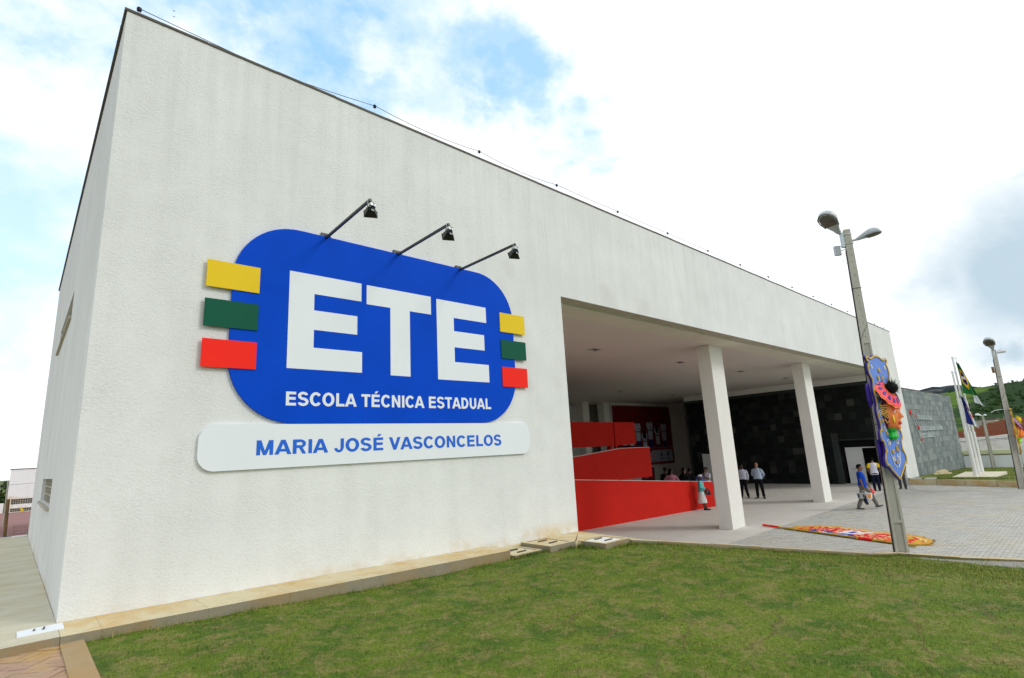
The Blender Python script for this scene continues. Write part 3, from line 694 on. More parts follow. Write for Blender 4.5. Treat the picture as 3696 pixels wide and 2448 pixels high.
# the kerb: stones end to end, falling with the lawn
kerb = struct(MB().box(7.5, 7.6, -.5, -.4, .2, .4).build('kerb', M['ledge_face']))
def kerb_stones(parent, pts, w, depth, gap=.0025, mats=None):
    n = len(pts)
    nrm = []
    for i in range(n):
        a = Vector(pts[max(i - 1, 0)][:2]); b = Vector(pts[min(i + 1, n - 1)][:2]); d = (b - a).normalized(); nrm.append(Vector((-d.y, d.x)))
    for i in range(n - 1):
        a, b = Vector(pts[i]), Vector(pts[i + 1]); L_ = (b - a).length; k = max(1, round(L_ / 1.0))
        for j in range(k):
            t0, t1 = j / k + gap / L_, (j + 1) / k - gap / L_
            p, q = a.lerp(b, t0), a.lerp(b, t1); n0 = nrm[i].lerp(nrm[i + 1], t0) * w; n1 = nrm[i].lerp(nrm[i + 1], t1) * w
            m = MB(); dz = random.uniform(-.006, .006)
            bt = [(p.x, p.y, p.z - depth), (q.x, q.y, q.z - depth), (q.x + n1.x, q.y + n1.y, q.z - depth), (p.x + n0.x, p.y + n0.y, p.z - depth)]
            tp = [(p.x, p.y, p.z + dz), (q.x, q.y, q.z + dz), (q.x + n1.x, q.y + n1.y, q.z + dz), (p.x + n0.x, p.y + n0.y, p.z + dz)]
            m.hexa(bt, tp)
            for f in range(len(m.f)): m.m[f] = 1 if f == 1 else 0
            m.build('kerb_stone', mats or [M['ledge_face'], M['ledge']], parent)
kerb_stones(kerb, KERB, .15, .9)
# cement apron between wall corner, drain boxes and kerb
m = MB(); m.hexa([(7.44, -.90, .5), (8.20, -1.50, .5), (9.2, -1.70, .5), (8.55, -.004, .5)], [(7.44, -.90, 1.275), (8.20, -1.50, 1.255), (8.9, -1.66, 1.14), (8.55, -.004, 1.25)])
m.add([(7.40, -.90, 1.27), (8.55, -.004, 1.252), (7.44, -.004, 1.272)], [(0, 1, 2)])
struct(m.build('apron', M['ledge']))
m = MB(); m.hexa([(5.95, -.12, .5), (7.46, -.12, .5), (7.46, -.003, .5), (5.95, -.003, .5)], [(5.95, -.12, 1.262), (7.46, -.12, 1.258), (7.46, -.003, 1.258), (5.95, -.003, 1.262)])
m.hexa([(7.40, -.92, .5), (7.50, -.92, .5), (7.50, -.003, .5), (7.40, -.003, .5)], [(7.40, -.92, 1.266), (7.50, -.92, 1.266), (7.50, -.003, 1.266), (7.40, -.003, 1.266)])
struct(m.build('wall_footing', M['ledge']))
# drain boxes
def drain_box(loc, sx, sy, h, rz, label, lid_white, lid_in=.09):
    t = thing('drain_box', loc, label, 'drain cover', 'cement drain boxes by the wall', rz)
    def ring(m):
        w = .075
        for a in ((-sx / 2, sx / 2, -sy / 2, -sy / 2 + w), (-sx / 2, sx / 2, sy / 2 - w, sy / 2), (-sx / 2, -sx / 2 + w, -sy / 2 + w, sy / 2 - w), (sx / 2 - w, sx / 2, -sy / 2 + w, sy / 2 - w)): m.box(*a, -h, 0)
        for i in range(len(m.f)): m.m[i] = 1 if i % 6 == 1 else 0
        return m
    ring(MB()).build('box_rim', [M['ledge_face'], M['ledge']], t, False)
    lid = MB().box(-sx / 2 + .085, sx / 2 - .085, -sy / 2 + .085, sy / 2 - .085, -.08, -.008)
    l = lid.build('lid', M['paint_white'] if lid_white else M['ledge'], t, False)
    for dy in (-sy * .18, sy * .18): MB().bar((-.11, dy, .004), (.11, dy + .01, .004), .022, .02).build('lid_grip', M['joint'], l, False)
    return t
drain_box((6.36, -.44, 1.236), .70, .62, .55, 0, 'low cement drain box with a sunk lid just past the end of the ledge', False)
drain_box((7.06, -.53, 1.30), .66, .80, .6, -.03, 'raised cement drain box with its lid askew, middle one of three', False)
drain_box((7.86, -1.22, 1.282), .70, .68, .55, -.02, 'cement drain box with a white lid at the start of the sloping kerb', True)
lid = tag(MB().hexa([(-.315, -.372, 1.40), (.045, -.362, 1.40), (.045, -.085, 1.40), (-.315, -.105, 1.40)], [(-.315, -.372, 1.462), (.045, -.362, 1.462), (.045, -.085, 1.458), (-.315, -.105, 1.458)]).build('manhole_cover', M['white_sheet']), 'small white painted drain lid set in the cement at the near wall corner', 'drain cover')
MB().bar((-.19, -.25, 1.466), (-.18, -.2, 1.466), .012, .012).build('lid_grip', M['joint'], lid)
MB().bar((-.115, -.27, 1.466), (-.105, -.185, 1.466), .014, .016).build('lid_grip', M['joint'], lid)
tag(MB().box(-.36, .0, 15.55, 15.9, 1.15, 1.225).build('manhole_cover', M['paint_white']), 'pale drain lid at the far end of the cement path', 'drain cover')

# reddish herringbone paving at the lower left, with its edging
hb = struct(MB().box(-5, .0, -8, -.71, .5, 1.335).build('brick_paving', M['joint']))
edge = MB(); edge.box(.0, .185, -8, -.705, .6, 1.385); struct(edge.build('paving_edge', mat_cement('ochre_edging', (.36, .27, .15), (.42, .22, .06), .8, 0, .4)))
bl, bw_ = .20, .10; bm_ = MB().box(-bl / 2 + .0035, bl / 2 - .0035, -bw_ / 2 + .0035, bw_ / 2 - .0035, -.05, 0).mesh('paver', M['red_paver'])
cells = []
for i in range(-60, 60):
    for j in range(-60, 60):
        r = (i - j) % 4
        if r == 0: cells.append((i * bw_ + bw_, j * bw_ + bw_ / 2, 0))       # lying brick covers (i,j),(i+1,j)
        if r == 3: cells.append((i * bw_ + bw_ / 2, j * bw_ + bw_, 1))       # standing brick covers (i,j),(i,j+1)
far_b = MB(); nb = []
ca, sa = math.cos(PI / 4 + .1), math.sin(PI / 4 + .1)
for (u, v, o_) in cells:
    x = u * ca - v * sa - 1.2; y = u * sa + v * ca - 2.6
    if x > .09 or x < -3.2 or y > -.55 or y < -5: continue
    nb.append((math.hypot(x + .25, y + 1.3), x, y, o_))
nb.sort()
for i, (d, x, y, o_) in enumerate(nb):
    rz = PI / 4 + .1 + (PI / 2 if o_ else 0); z = 1.372 + random.uniform(-.004, .004)
    if i < 296: piece('paver', bm_, hb, (x, y, z), (random.uniform(-.02, .02), random.uniform(-.02, .02), rz + random.uniform(-.02, .02)))
    else: far_b.obox((x, y, z - .02), ((math.cos(rz), math.sin(rz), 0), (-math.sin(rz), math.cos(rz), 0), (0, 0, 1)), (bl / 2 - .0035, bw_ / 2 - .0035, .02))
if far_b.v: far_b.build('paver_field', M['red_paver'], hb, kind='stuff')

# lawn at the far right with its kerb
def rl_z(x, y): return .25 - .0275 * (x - 40)
m = MB(); vs = []; fs = []
for j in range(25):
    for i in range(41):
        x = 37.0 + 19.6 * i / 40; y = .06 - 15 * (j / 24) ** 1.3
        vs.append((x, y, rl_z(x, y) + .02 * noise.noise(Vector((x * .8, y * .8, 2)))))
fs = [(j * 41 + i, (j + 1) * 41 + i, (j + 1) * 41 + i + 1, j * 41 + i + 1) for j in range(24) for i in range(40)]
m.add(vs, fs, 0, True); struct(m.build('side_lawn', M['lawn']))
sk = struct(MB().box(37.0, 37.05, -14, -13.9, -.2, .1).build('side_kerb', M['ledge_face']))
kerb_stones(sk, [(37.0, -.01, .30), (36.95, -1.3, .30), (36.4, -2.6, .30), (35.95, -3.9, .29), (35.6, -4.8, .29), (35.2, -7.5, .29), (35.0, -14, .29)], .14, .6, .012, [M['ledge'], M['ledge']])
m = MB()
vs = [(37.0, -.01), (36.95, -1.3), (36.4, -2.6), (35.95, -3.9), (35.6, -4.8), (35.2, -7.5), (35.0, -14)]
for a, b in zip(vs, vs[1:]): m.quad((a[0] + .12, a[1], .285), (37.1, a[1], .32), (37.1, b[1], .32), (b[0] + .12, b[1], .285))
struct(m.build('side_lawn_edge', M['lawn']))
blades('side_grass', 26000, 36.5, 56, 80, 99, rl_z, lambda x, y: 36.4 < x < 56 and -8 < y < .02, .055, .0035, (.3, 1.2), 5)
tag(MB().box(38.2, 42.7, -3.72, -1.82, .0, .335).build('concrete_pad', pmat('pale_cement', (.60, .56, .44), .85, .1, 2, .1)), 'pale rectangular concrete base on the grass under the three flagpoles', 'concrete base')
tag(MB().hexa([(44.3, .25, .0), (46.0, -.45, .0), (47.6, .0, .0), (46.0, .7, .0)], [(44.3, .25, .24), (46.0, -.45, .24), (47.6, .0, .22), (46.0, .7, .22)]).build('drain_slab', M['ledge']), 'rear of two flat concrete slabs on the grass beside the grey slate wall', 'concrete slab', 'concrete slabs on the side lawn')
tag(MB().hexa([(42.2, -.35, .0), (43.6, -1.0, .0), (44.4, -.75, .0), (43.0, -.1, .0)], [(42.2, -.35, .24), (43.6, -1.0, .24), (44.4, -.75, .22), (43.0, -.1, .22)]).build('drain_slab', M['ledge']), 'front of two flat concrete slabs on the grass, nearer the flagpoles', 'concrete slab', 'concrete slabs on the side lawn')
for y0 in (-.62, -1.28): 
    tag(MB().box(37.02, 37.35, y0, y0 + .5, .1, .345).build('white_slab', M['paint_white']), 'white painted kerbside slab %s' % ('closest to the end pier of the facade' if y0 > -1 else 'second from the end pier of the facade'), 'concrete slab', 'white slabs by the side lawn kerb')
# ------------------------------------------------------------------ the sign on the wall
def rrect(x0, x1, z0, z1, r, n=14):
    p = []
    for cx, cz, a0 in ((x1 - r, z0 + r, -90), (x1 - r, z1 - r, 0), (x0 + r, z1 - r, 90), (x0 + r, z0 + r, 180)):
        for k in range(n + 1): a = R(a0 + 90 * k / n); p.append((cx + r * math.cos(a), cz + r * math.sin(a)))
    return p
k = 1.17
KX = lambda x: -.4944 + (x * k + .4944) * 1.0055
KZ = lambda z: 2.9835 + (z * k - 2.9835) * 1.0055
sign = thing('school_sign', (4.19, -.03, 5.0), 'big blue rounded school sign with white ETE letters and coloured side bars', 'sign')
MB().prism(rrect(KX(1.287), KX(5.876), KZ(3.04), KZ(5.602), .93), (0, -.004, 0), (1, 0, 0), (0, 0, 1), (0, -.042, 0)).build('board', M['blue_sheet'], sign)
for za, zb, c in ((4.97, 4.64, 'yellow'), (4.495, 4.165, 'green'), (4.015, 3.685, 'red')):
    MB().box(KX(1.0), KX(1.59), -.064, -.048, KZ(zb), KZ(za)).build('colour_bar', M[c + '_sheet'], sign)
for za, zb, c in ((4.955, 4.61, 'yellow'), (4.47, 4.14, 'green'), (3.99, 3.65, 'red')):
    MB().box(KX(5.56), KX(6.15), -.064, -.048, KZ(zb), KZ(za)).build('colour_bar', M[c + '_sheet'], sign)
def letter(poly): MB().prism([(KX(a), KZ(b)) for a, b in poly], (0, -.0465, 0), (1, 0, 0), (0, 0, 1), (0, -.003, 0)).build('letter', M['white_sheet'], sign)
letter([(1.955, 3.73), (2.975, 3.73), (2.975, 4.02), (2.29, 4.02), (2.29, 4.26), (2.90, 4.26), (2.90, 4.525), (2.285, 4.525), (2.285, 4.75), (2.96, 4.75), (2.96, 5.015), (1.955, 5.015)])
letter([(3.42, 3.72), (3.75, 3.72), (3.75, 4.72), (4.135, 4.72), (4.135, 5.01), (3.04, 5.01), (3.04, 4.725), (3.42, 4.725)])
letter([(4.24, 3.705), (5.27, 3.705), (5.27, 4.0), (4.57, 4.0), (4.57, 4.24), (5.195, 4.24), (5.195, 4.505), (4.57, 4.505), (4.57, 4.725), (5.255, 4.725), (5.255, 4.995), (4.24, 4.995)])
lettering('letter', 'ESCOLA TÉCNICA ESTADUAL', KX(1.96), KX(5.285), KZ(3.262), KZ(3.435), -.0465, M['white_sheet'], sign)
npn = thing('name_panel', (4.2, -.03, 3.25), 'long white panel with rounded ends and blue lettering under the big sign', 'sign')
MB().prism(rrect(KX(1.035), KX(6.14), KZ(2.515), KZ(3.035), .21, 10), (0, -.004, 0), (1, 0, 0), (0, 0, 1), (0, -.04, 0)).build('panel', M['white_sheet'], npn)
lettering('letter', 'MARIA JOSÉ VASCONCELOS', KX(1.645), KX(5.475), KZ(2.672), KZ(2.845), -.0445, M['blue_print'], npn)
# floodlights on arms
for i, (x, zb, yt, zt) in enumerate(((2.855, 6.55, -1.56, 6.61), (4.177, 6.55, -1.62, 6.56), (5.558, 6.54, -1.67, 6.53))):
    t = thing('floodlight', (x, -.12, zb), ['black floodlight on an arm above the first letter E of the sign, leftmost', 'black floodlight on an arm above the letter T, the middle one', 'black floodlight on an arm above the last letter E, rightmost'][i], 'floodlight', 'floodlights on arms over the sign')
    m = MB(); m.bar((x, -.06, zb), (x, yt, zt), .036, .036); m.box(x - .07, x + .07, -.03, -.0, zb - .01, zb + .09); m.bar((x - .02, -.03, zb + .05), (x + .09, -.05, zb + .03), .012, .012)
    m.build('arm', M['black_metal'], t)
    hx, hy, hz = x + .05, yt + .09, zt - .135
    m = MB(); ax = Vector((.25, .55, -.35)).normalized(); sd = ax.cross(Vector((0, 0, 1))).normalized(); up = sd.cross(ax)
    c = Vector((hx, hy, hz)); W_, H_ = .088, .068
    f = lambda d, s: [c + ax * d + sd * (W_ * s * a) + up * (H_ * s * b) for a, b in ((-1, -1), (1, -1), (1, 1), (-1, 1))]
    m.hexa(f(-.06, .55), f(.04, 1.0)); m.hexa(f(.04, 1.1), f(.055, 1.1))
    for q in range(-2, 3): m.obox(c + ax * -.035 + sd * (q * .024), (ax, sd, up), (.045, .003, H_ * .8))
    hd = m.build('lamp_head', M['black_metal'], t)
    MB().hexa(f(.056, 1.0), f(.059, 1.0)).build('glass', M['glass_lens'], hd)
    MB().obox(c + Vector((-.01, -.085, -.012)), (Vector((1, 0, 0)), Vector((0, .3, 1)), Vector((0, 1, -.3))), (.022, .012, .004)).build('maker_plate', M['pale_lens'], hd)
    m = MB(); m.tube([(x - .03, yt + .02, zt + .01), (x - .03, yt + .03, zt - .08), (hx - .05, hy, hz + .03)], .007, 6); m.tube([(x + .05, yt + .04, zt + .02), (x + .10, yt + .05, zt - .07), (hx + .05, hy, hz + .03)], .007, 6)
    m.tube([(x + .02, yt + .03, zt), (x + .07, yt + .0, zt - .04), (x + .05, yt + .06, zt - .09)], .006, 6); m.box(x + .015, x + .085, yt + .02, yt + .07, zt - .065, zt - .04)
    m.build('bracket', M['galv'], t)
# electric fence wire along the roof edge
ef = thing('electric_fence', (20, .15, ZT + .05), 'thin electric fence wire on small dark insulators along the roof edge', 'fence')
xs = [.14, 1.98, 3.83, 6.37, 8.88, 11.43, 14.05, 16.65, 19.16, 21.74, 24.29, 26.91, 29.5, 32.1, 34.7, 37.25, 39.33]
path = []
ins = MB().rings([((0, 0, -.03), .018, .018), ((0, 0, -.022), .032, .032), ((0, 0, -.008), .022, .022), ((0, 0, 0), .034, .034), ((0, 0, .008), .022, .022), ((0, 0, .022), .032, .032), ((0, 0, .03), .018, .018)], 8).mesh('insulator', M['insul'])
for i, x in enumerate(xs):
    h = .24 if i else .16
    if i == 1: h = .05
    if i > 14: h -= .07
    z = ZT + .056 + h
    if i != 1:
        p = MB().tube([(x, .15, ZT + .02), (x, .15, z)], .006, 6).build('post', M['galv'], ef)
        q = bpy.data.objects.new('insulator', ins); C.objects.link(q); q.parent = p; b = WL[p.name]; q.location = (x - b[0], .15 - b[1], z - b[2])
    path.append((x, .13, z))
pp = []
for i, (a, b) in enumerate(zip(path, path[1:])):
    for j in range(6):
        t = j / 6; pp.append((a[0] + (b[0] - a[0]) * t, .13, a[2] + (b[2] - a[2]) * t - (.10 if 1 < i < 4 or i > 6 else .02) * 4 * t * (1 - t) * (.8 if i > 0 else 0)))
pp.append(path[-1]); MB().tube(pp, .0055, 5).build('fence_wire', M['wire'], ef)

# ------------------------------------------------------------------ lettering and emblem on the slate wall (relief, too worn to read)
M['raised'] = pmat('raised_letters', (.46, .52, .52), .6, .08, 4)
wl = thing('wall_lettering', (45, .04, 3.3), 'three lines of raised pale letters on the grey slate wall', 'lettering')
for x0, x1, z, seed in ((42.65, 47.2, 3.84, 1), (42.7, 50.35, 3.12, 2), (42.8, 47.0, 2.66, 3)):
    g = random.Random(seed); m = MB(); x = x0; first = True
    while x < x1 - .1:
        w = g.choice((.16, .18, .20)); h = .40 if first or g.random() < .3 else .27
        gy = .052
        m.box(x, x + .05, gy - .07, gy, z - .17, z - .17 + h); m.box(x + .05, x + w, gy - .07, gy, z - .17, z - .12)
        if g.random() < .7: m.box(x + .05, x + w, gy - .07, gy, z + .05, z + .10)
        if g.random() < .6: m.box(x + w - .05, x + w, gy - .07, gy, z - .12, z + .05)
        x += w + .06; first = False
        if g.random() < .16: x += .16; first = True
    m.build('text_line', M['raised'], wl, kind='stuff')
em = thing('flower_emblem', (41.6, .04, 3.3), 'emblem of red buds on pale branching stems fixed to the grey slate wall', 'emblem')
m = MB()
for pth in ([(42.6, 2.35), (42.3, 2.8), (41.9, 3.3), (41.5, 3.75), (41.2, 4.05)], [(42.3, 2.8), (42.35, 3.3), (42.1, 3.75), (41.8, 4.1)], [(42.5, 2.5), (42.55, 3.0)], [(41.9, 3.3), (41.3, 3.45)]):
    m.tube([(a, .03, b) for a, b in pth], .035, 6)
m.build('stem', M['raised'], em)
for a, b in ((41.15, 4.12), (42.15, 3.85), (42.6, 3.12), (42.62, 2.42)):
    MB().ball((a, .02, b), (.10, .05, .15), 10, 6).build('bud', M['red_sheet'], em)

# ------------------------------------------------------------------ concrete lamp posts
def lamp_head(t, base, direction, tilt, s=1.0, fine=True):
    """cobra-head lantern reaching from base along direction, underside turned down"""
    o = bpy.data.objects.new('lantern', None); C.objects.link(o); o.parent = t
    b = Vector(base); d = Vector(direction).normalized(); sd = d.cross(Vector((0, 0, 1))).normalized(); up = sd.cross(d)
    def sec(u, w, zt, zb): return b + d * u * s, w * s, zt * s, zb * s
    secs = [(0, .045, .045, -.045), (.12, .07, .09, -.05), (.26, .13, .14, -.055), (.42, .175, .185, -.06), (.55, .165, .165, -.06), (.64, .115, .11, -.05), (.69, .03, .01, -.04)]
    m = MB(); vs = []; n = 12
    for u, w, zt, zb in secs:
        for q in range(n):
            a = 2 * PI * q / n; vz = zt * max(0, math.sin(a)) ** .8 if math.sin(a) > 0 else zb * min(1, 1.6 * -math.sin(a))
            vs.append(b + d * u * s + sd * (w * s * math.cos(a)) + up * (vz * s))
    fs = [(i * n + q, i * n + (q + 1) % n, (i + 1) * n + (q + 1) % n, (i + 1) * n + q) for i in range(len(secs) - 1) for q in range(n)]
    m.add(vs, fs, 0, True); m.add(vs[:n], [tuple(range(n - 1, -1, -1))]); m.add(vs[-n:], [tuple(range(n))])
    m.build('lamp_body', M['lamp_grey'], o, False)
    if fine:
        g = MB(); g.prism([(.30 + .20 * (1 - math.cos(R(a))) / 2 * 1.7, 0) for a in (0,)] if 0 else [(u, w) for u, w in ((.30, -.115), (.44, -.14), (.55, -.125), (.62, -.08), (.65, 0), (.62, .08), (.55, .125), (.44, .14), (.30, .115))], b + up * (-.05 * s), d * s, sd * s, up * (-.014 * s))
        g.build('lens', M['glass_lens'], o, False)
        r_ = MB(); pts = [(.27, -.135), (.44, -.172), (.57, -.155), (.66, -.09), (.70, 0), (.66, .09), (.57, .155), (.44, .172), (.27, .135)]
        r_.tube([b + d * u * s + sd * w * s + up * (-.045 * s) for u, w in pts], .012 * s, 6); r_.build('rim', M['lamp_rim'], o, False)
    return o
def lamp_post(loc, H, lean, rz, label, big=True, s=1.0):
    t = thing('street_lamp', loc, label, 'street lamp', 'concrete street lamps', 0)
    L0 = Vector((0, 0, 0)); L1 = Vector((lean[0], lean[1], H)); dx = Vector((math.cos(rz), math.sin(rz), 0)); dy = Vector((-math.sin(rz), math.cos(rz), 0))
    def P(f, a, b): return L0.lerp(L1, f) + dx * a + dy * b
    wa = lambda f: (.145 - .065 * f) * s; wb = lambda f: (.105 - .045 * f) * s
    # I-section shaft: two flanges and a web, solid at the top third and at cross ribs
    m = MB()
    def blk(f0, f1, a0, a1, b0, b1):
        bt = [P(f0, x * wa(f0), y * wb(f0)) for x, y in ((a0, b0), (a1, b0), (a1, b1), (a0, b1))]; tp = [P(f1, x * wa(f1), y * wb(f1)) for x, y in ((a0, b0), (a1, b0), (a1, b1), (a0, b1))]
        m.hexa(bt, tp)
    blk(0, .62, -1, -.62, -1, 1); blk(0, .62, .62, 1, -1, 1); blk(0, .62, -.615, .615, -.55, .55)
    blk(.62, 1, -1, 1, -1, 1)
    for f in (.085, .33, .47): blk(f, f + .008, -.61, .61, -.98, .98)
    m.build('shaft', M['post'], t, False)
    if big:
        h = MB()
        for q in range(15):
            f = .64 + q * .0225
            c = P(f, 0, -wb(f) - .001); h.tube([c - dy * .001, c - dy * .004], .011, 8)
            c = P(f, wa(f) + .001, 0); h.tube([c, c + dx * .004], .009, 8)
        h.build('bolt_hole', M['joint'], t, False)
        c = MB()
        c.tube([P(f, -wa(f) - .014, -wb(f) * .2) for f in (0, .2, .4, .6, .8, .93)], .016, 6); c.build('cable', M['wire'], t, False)
        b_ = MB()
        for f in (.37, .55, .80):
            a, b = wa(f) + .012, wb(f) + .008
            b_.tube([P(f, *q) for q in ((-a, -b), (a, -b), (a, b), (-a, b), (-a, -b))], .006, 5)
        b_.tube([P(.68, wa(.68), -wb(.68) - .01), P(.665, .02, -wb(.66) - .02), P(.65, -.05, -wb(.65) - .012), P(.635, -wa(.63), -wb(.63) - .02)], .004, 5)
        b_.build('wire_tie', M['wire'], t, False)
    return t, P, wa, wb
V = Vector
L1, P1, wa1, wb1 = lamp_post((16.12, -3.99, 0), 8.62, (.04, -.17), R(-60), 'tall concrete lamp post at the kerb with the blue carnival board on it', True, 1.0)
m = MB(); top = P1(.985, 0, 0); a = wa1(1) + .012; b = wb1(1) + .012
rt = V((.23, -.97, 0))
m.tube([top + rt * -.115 + V((0, 0, .06)), top + rt * -.115 + V((0, 0, -.36))], .075, 14)
for dz in (-.02, -.30): m.tube([P1(.985, *q) + V((0, 0, dz)) for q in ((-a, -b), (a, -b), (a, b), (-a, b), (-a, -b))], .012, 6)
m.tube([top + rt * -.11 + V((0, 0, -.04)), top + rt * -.20 + V((-.10, 0, .12))], .032, 10)
m.tube([top + rt * .06 + V((0, 0, -.22)), top + rt * .21 + V((0, 0, -.21))], .032, 10)
m.build('arm_bracket', M['galv'], L1, False)
lamp_head(L1, top + rt * -.16 + V((-.08, 0, .08)), V((-.88, .13, .46)), 0, 1.3)
lamp_head(L1, top + rt * .20 + V((0, 0, -.21)), V((-.12, -.95, .06)), 0, .88)
m = MB(); c = top + rt * -.30 + V((0, 0, -.42)); m.obox(c, (V((.6, -.8, 0)), V((.8, .6, 0)), V((0.0, 0.0, 1))), (.075, .05, .135))
m.tube([c + V((.03, -.06, .1)), top + rt * -.08 + V((0, 0, -.30))], .011, 6); m.tube([c + V((.03, -.06, -.02)), top + rt * -.07 + V((0, 0, -.42))], .011, 6)
m.build('control_box', M['lamp_grey'], L1, False)
m = MB()
for q in range(7):
    g = random.Random(q); p0 = top + rt * -.11 + V((0, 0, -.55 - .05 * q)); m.tube([p0, p0 + V((-.05, .05, -.02 + .03 * g.random())), p0 + V((-.12 * g.random(), .12, -.05 + .1 * g.random()))], .004, 4)
m.build('loose_wire', M['wire'], L1, False)
L2, P2, wa2, wb2 = lamp_post((34.9, -4.89, 0), 6.68, (0, -.18), R(-70), 'concrete lamp post near the right edge with the smaller edge-on carnival board', True, .95)
top = P2(.99, 0, 0)
m = MB(); m.tube([top + rt * -.03 + V((0, 0, .1)), top + rt * -.03 + V((0, 0, -.25))], .07, 12); m.tube([top, top + V((-.22, 0, .20))], .03, 8); m.tube([top + V((0, 0, -.08)), top + V((.3, -.1, -.05))], .03, 8); m.build('arm_bracket', M['galv'], L2, False)
lamp_head(L2, top + V((-.15, 0, .12)), V((-.75, .06, .48)), 0, 1.25)
lamp_head(L2, top + V((.25, -.1, -.05)), V((.9, -.3, .1)), 0, .9, False)
MB().box(-.22, -.12, -.05, .05, 5.55, 5.85).build('control_box', M['wood'], L2, False)
L3, P3, _, _ = lamp_post((55.4, -1.78, -.17), 4.05, (0, -.05), R(-60), 'far concrete lamp post in front of the white boundary wall', False, .8)
top = P3(.99, 0, 0); M['white_lamp'] = pmat('white_lamp', (.75, .77, .78), .4, .03, 2)
for d, s_ in ((V((-.8, .6, .12)), .75), (V((-.85, -.5, .0)), .55)):
    o = lamp_head(L3, top + d * .10, d, 0, s_, False); o.children[0].data.materials[0] = M['white_lamp']

# ------------------------------------------------------------------ carnival boards with sculpted mask heads
M['orn_blue'] = pmat('ornament_blue', (.085, .20, .62), .45, .16, 3.0, .1, 20, .4)
M['orn_purple'] = pmat('ornament_purple', (.030, .010, .20), .5, .3, 4)
M['gold'] = pmat('gold_paint', (.50, .32, .035), .5, .22, 9, .1, 40, .4)
M['mask_orange'] = pmat('mask_orange', (.85, .235, .065), .5, .10, 3, 0, 1, .35)
M['mask_pink'] = pmat('mask_pink', (.88, .05, .10), .5, .2, 4)
M['mask_rim'] = pmat('mask_petal_rim', (.92, .20, .03), .5, .1, 4)
M['mask_hair'] = pmat('mask_hair', (.105, .012, .065), .5, .2, 5)
M['stripe'] = pmat('mask_stripe', (.85, .50, .12), .5, .1, 5)
M['mask_green'] = pmat('mask_green', (.012, .46, .05), .4, .2, 6)
M['feather'] = pmat('black_feather', (.006, .006, .007), .9, .2, 5)
M['white_bead'] = pmat('white_beading', (.75, .74, .68), .5, .1, 5)
M['mask_lip'] = pmat('mask_lip', (.55, .02, .02), .4, .1, 5)
M['mask_yellow'] = pmat('mask_yellow', (.85, .66, .03), .6, .15, 5)
def outline(w, h):
    """scrolled outline in (u, v), v = 0 at the lower tip; left half mirrored"""
    half = [(0, 0), (.12, .03), (.27, .065), (.40, .098), (.46, .122), (.53, .115), (.575, .14), (.565, .18), (.50, .205), (.455, .225), (.46, .28), (.50, .305), (.56, .305), (.585, .34), (.55, .38), (.485, .39), (.47, .435), (.50, .475), (.52, .51), (.515, .55), (.465, .575), (.455, .63), (.49, .67), (.485, .72), (.45, .75), (.455, .80), (.52, .81), (.56, .845), (.545, .90), (.48, .92), (.505, .938), (.55, .945), (.56, .962), (.525, .974), (.45, .970), (.38, .960), (.30, .962), (.20, .976), (.10, .988), (0, .986)]
    r = [(u * w, v * h) for u, v in half]
    return r + [(-u, v) for u, v in reversed(r[1:-1])]
def smooth(p, n=1):
    for _ in range(n):
        q = []
        for a, b in zip(p, p[1:] + p[:1]): q += [(a[0] * .75 + b[0] * .25, a[1] * .75 + b[1] * .25), (a[0] * .25 + b[0] * .75, a[1] * .25 + b[1] * .75)]
        p = q
    return p
def spiral(cx, cz, r, turns, sgn=1, start=0):
    n = int(18 * turns); return [(cx + sgn * r * (1 - .85 * i / n) * math.cos(start + 2 * PI * turns * i / n), cz + r * (1 - .85 * i / n) * math.sin(start + 2 * PI * turns * i / n)) for i in range(n + 1)]
